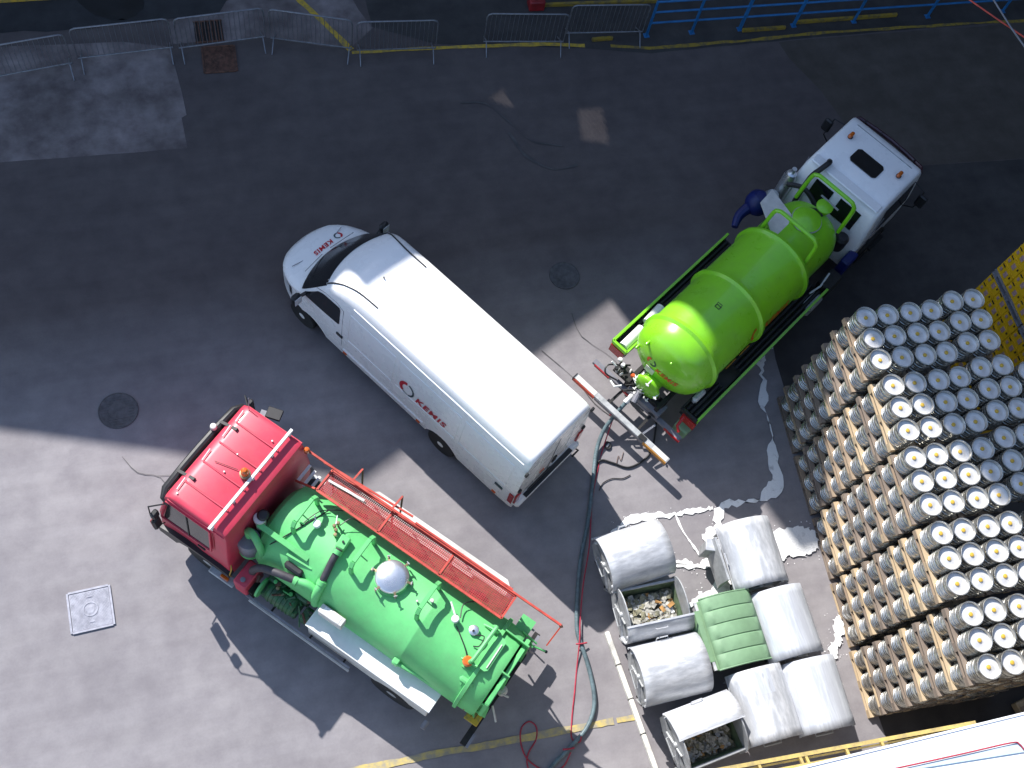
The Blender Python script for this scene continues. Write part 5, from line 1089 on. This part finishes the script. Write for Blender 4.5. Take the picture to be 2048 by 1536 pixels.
# ------------------------------------------------------------------ yellow crates behind the kegs
cm_ = bpy.data.meshes
W_, D_, H_ = .4035, .30, .295
b = MB(); b.box((0, 0, H_ / 2), (D_ - .004, W_ - .005, H_ - .003), ch=.008); crate_me = b.mesh('crate_shell', 'crate')
lab = MB(); lab.box((-D_ / 2 - .001, -.02, .15), (.006, .09, .13), ch=.002); lab_me = lab.mesh('crate_print', 'pink')
lab2 = MB().box((-D_ / 2 - .001, .13, .12), (.006, .06, .08), ch=.002).mesh('crate_print', 'pink')
hol = MB(); hol.box((-D_ / 2 - .001, .13, .235), (.008, .085, .028)); hol.box((-D_ / 2 - .001, -.13, .20), (.008, .03, .05)); hol_me = hol.mesh('hand_hole', 'tar')
rim = MB().box((-D_ / 2 + .0, 0, H_ - .012), (.014, W_ - .01, .02)).mesh('crate_rim', 'crate')
lift = 0
hts = ['bottom', 'second', 'third', 'fourth', 'fifth', 'sixth', 'seventh', 'eighth', 'ninth', 'tenth', 'eleventh', 'twelfth', 'thirteenth', 'fourteenth', 'fifteenth', 'sixteenth']
cproto = None; z = 0; tier = 0
for lv in range(4):
    for yy in range(2):
        t = thing('crate_pallet', 'grey pallet under yellow crates, %s level, %s half of crate wall' % (hts[lv], ('far', 'near')[yy]), 'pallet', (14.06, 7.55 - .6 - yy * 1.215, z), 0, 'grey pallets in the yellow crate wall')
        MB().box((.0, 0, .12), (.36, 1.19, .03)).ob('deck', 'grey', t); MB().box((.0, 0, .012), (.36, 1.19, .022)).ob('base', 'grey', t)
        for q in (-.53, 0, .53): MB().box((.0, q, .064), (.30, .13, .08)).ob('block', 'grey', t)
    z += .136
    for k in range(4):
        for c in range(6):
            lb = 'yellow crate, %s row up, %s from the far end of the crate wall' % (hts[tier], ang_words(c))
            loc = (14.06 + random.uniform(-.006, .006), 7.55 - .2 - c * .4035, z)
            if cproto is None:
                cproto = thing('beer_crate', lb, 'crate', loc, 0, 'yellow beer crates stacked in a wall')
                for nm, me in (('shell', crate_me), ('print', lab_me), ('print', lab2), ('hand_hole', hol_me), ('rim', rim)):
                    o = bpy.data.objects.new(nm, me); COL.objects.link(o); o.parent = cproto
            else:
                q = copy_tree(cproto); q.location = loc; q['label'] = lb; q.rotation_euler = (0, 0, random.uniform(-.01, .01))
        z += H_; tier += 1

# ------------------------------------------------------------------ white roof and yellow lattice at the bottom edge
cz = 5.6
cn = thing('canopy_roof', 'white flat canopy roof edge cutting the lower right corner, red hose on it', 'roof', (0, 0, 0))
ang = math.atan2(-.52, 3.55)

def eln(x): return -.04 - (x - 5.8) * .0245
MB().prism([(1.0, eln(1.0)), (16, eln(16)), (16, -8), (1.0, -8)], cz - .3, cz).ob('roof_slab', 'roofw', cn, smooth=0)
MB().prism([(6.0, -.32), (8.9, -.45), (12, -.60), (12, -1.0), (8.79, -.57), (7.3, -.42)], cz + .003, cz + .02).ob('roof_shade_strip', 'roofb', cn, smooth=0)  # pale blue colour stands in for the shaded strip of the white roof
MB().bar((1.0, eln(1) + .0, cz - .02), (16, eln(16) + .0, cz - .02), .03, .07).ob('roof_flashing', 'roofw', cn)
MB().box((8.5, -4.5, 2.65), (15, 6.5, 5.3)).ob('building_wall', 'wall', cn, smooth=0)
for x in (1.6, 4.8, 8.0, 11.2): MB().box((x, eln(x) - .35, 2.65), (.16, .16, 5.3)).ob('column', 'yel2', cn)
yl = thing('yellow_lattice_beam', 'yellow steel lattice beam fixed under the white roof edge at the bottom', 'beam', (0, 0, 0))
def yo(x): return .17 - (x - 5.15) * .0725
MB().bar((1.0, yo(1), 5.3), (8.5, yo(8.5), 5.3), .05, .06).ob('outer_chord', 'yelb', yl)
MB().bar((1.0, yo(1) - .055, 5.27), (7.9, yo(7.9) - .05, 5.27), .025, .03).ob('middle_chord', 'yelb', yl)
MB().bar((1.0, yo(1) - .15, 5.3), (7.6, yo(7.6) - .13, 5.3), .05, .06).ob('inner_chord', 'yelb', yl)
for x in (3.2, 4.0, 4.75, 5.38, 5.95, 6.03, 6.6, 7.11): MB().bar((x, yo(x), 5.30), (x + .02, yo(x) - .15, 5.30), .035, .05).ob('cross_piece', 'yelb', yl)
tag(MB().tube(smooth_path([(5.6, -.27, cz + .035), (6.98, -.345, cz + .035), (8.0, -.395, cz + .035), (8.70, -.425, cz + .035), (8.80, -.47, cz + .035), (8.84, -.56, cz + .035), (9.0, -.95, cz + .035)], 5), .011, 7).ob('red_hose', 'rrope', smooth=60), 'thin red hose lying on the white roof at the bottom right corner', 'hose')
t = thing('wooden_block', 'small piece of yellowish timber at the right edge below the kegs', 'timber', (12.55, -.05, 0), R(10))
MB().box((0, 0, .12), (.34, .24, .2), ch=.02).ob('block', 'wood3', t); MB().box((0, -.02, .235), (.30, .08, .02)).ob('slat', 'wood', t)
# overhead cables at the top right corner
tag(MB().tube([(9.6, 16.6, 6.4), (13.15, 11.27, 6.0), (13.46, 10.83, 6.0), (13.83, 10.33, 6.0), (18.0, 4.4, 6.5)], .014, 6).ob('overhead_cable', 'redm', smooth=60), 'orange overhead cable crossing the top right corner', 'cable')
tag(MB().tube([(13.45, 16.6, 6.3), (13.55, 11.22, 6.05), (13.61, 10.55, 6.05), (13.70, 9.98, 6.05), (14.6, 4.0, 6.5)], .016, 6).ob('overhead_cable', 'grey', smooth=60), 'grey overhead cable crossing beneath the orange one at top right', 'cable')
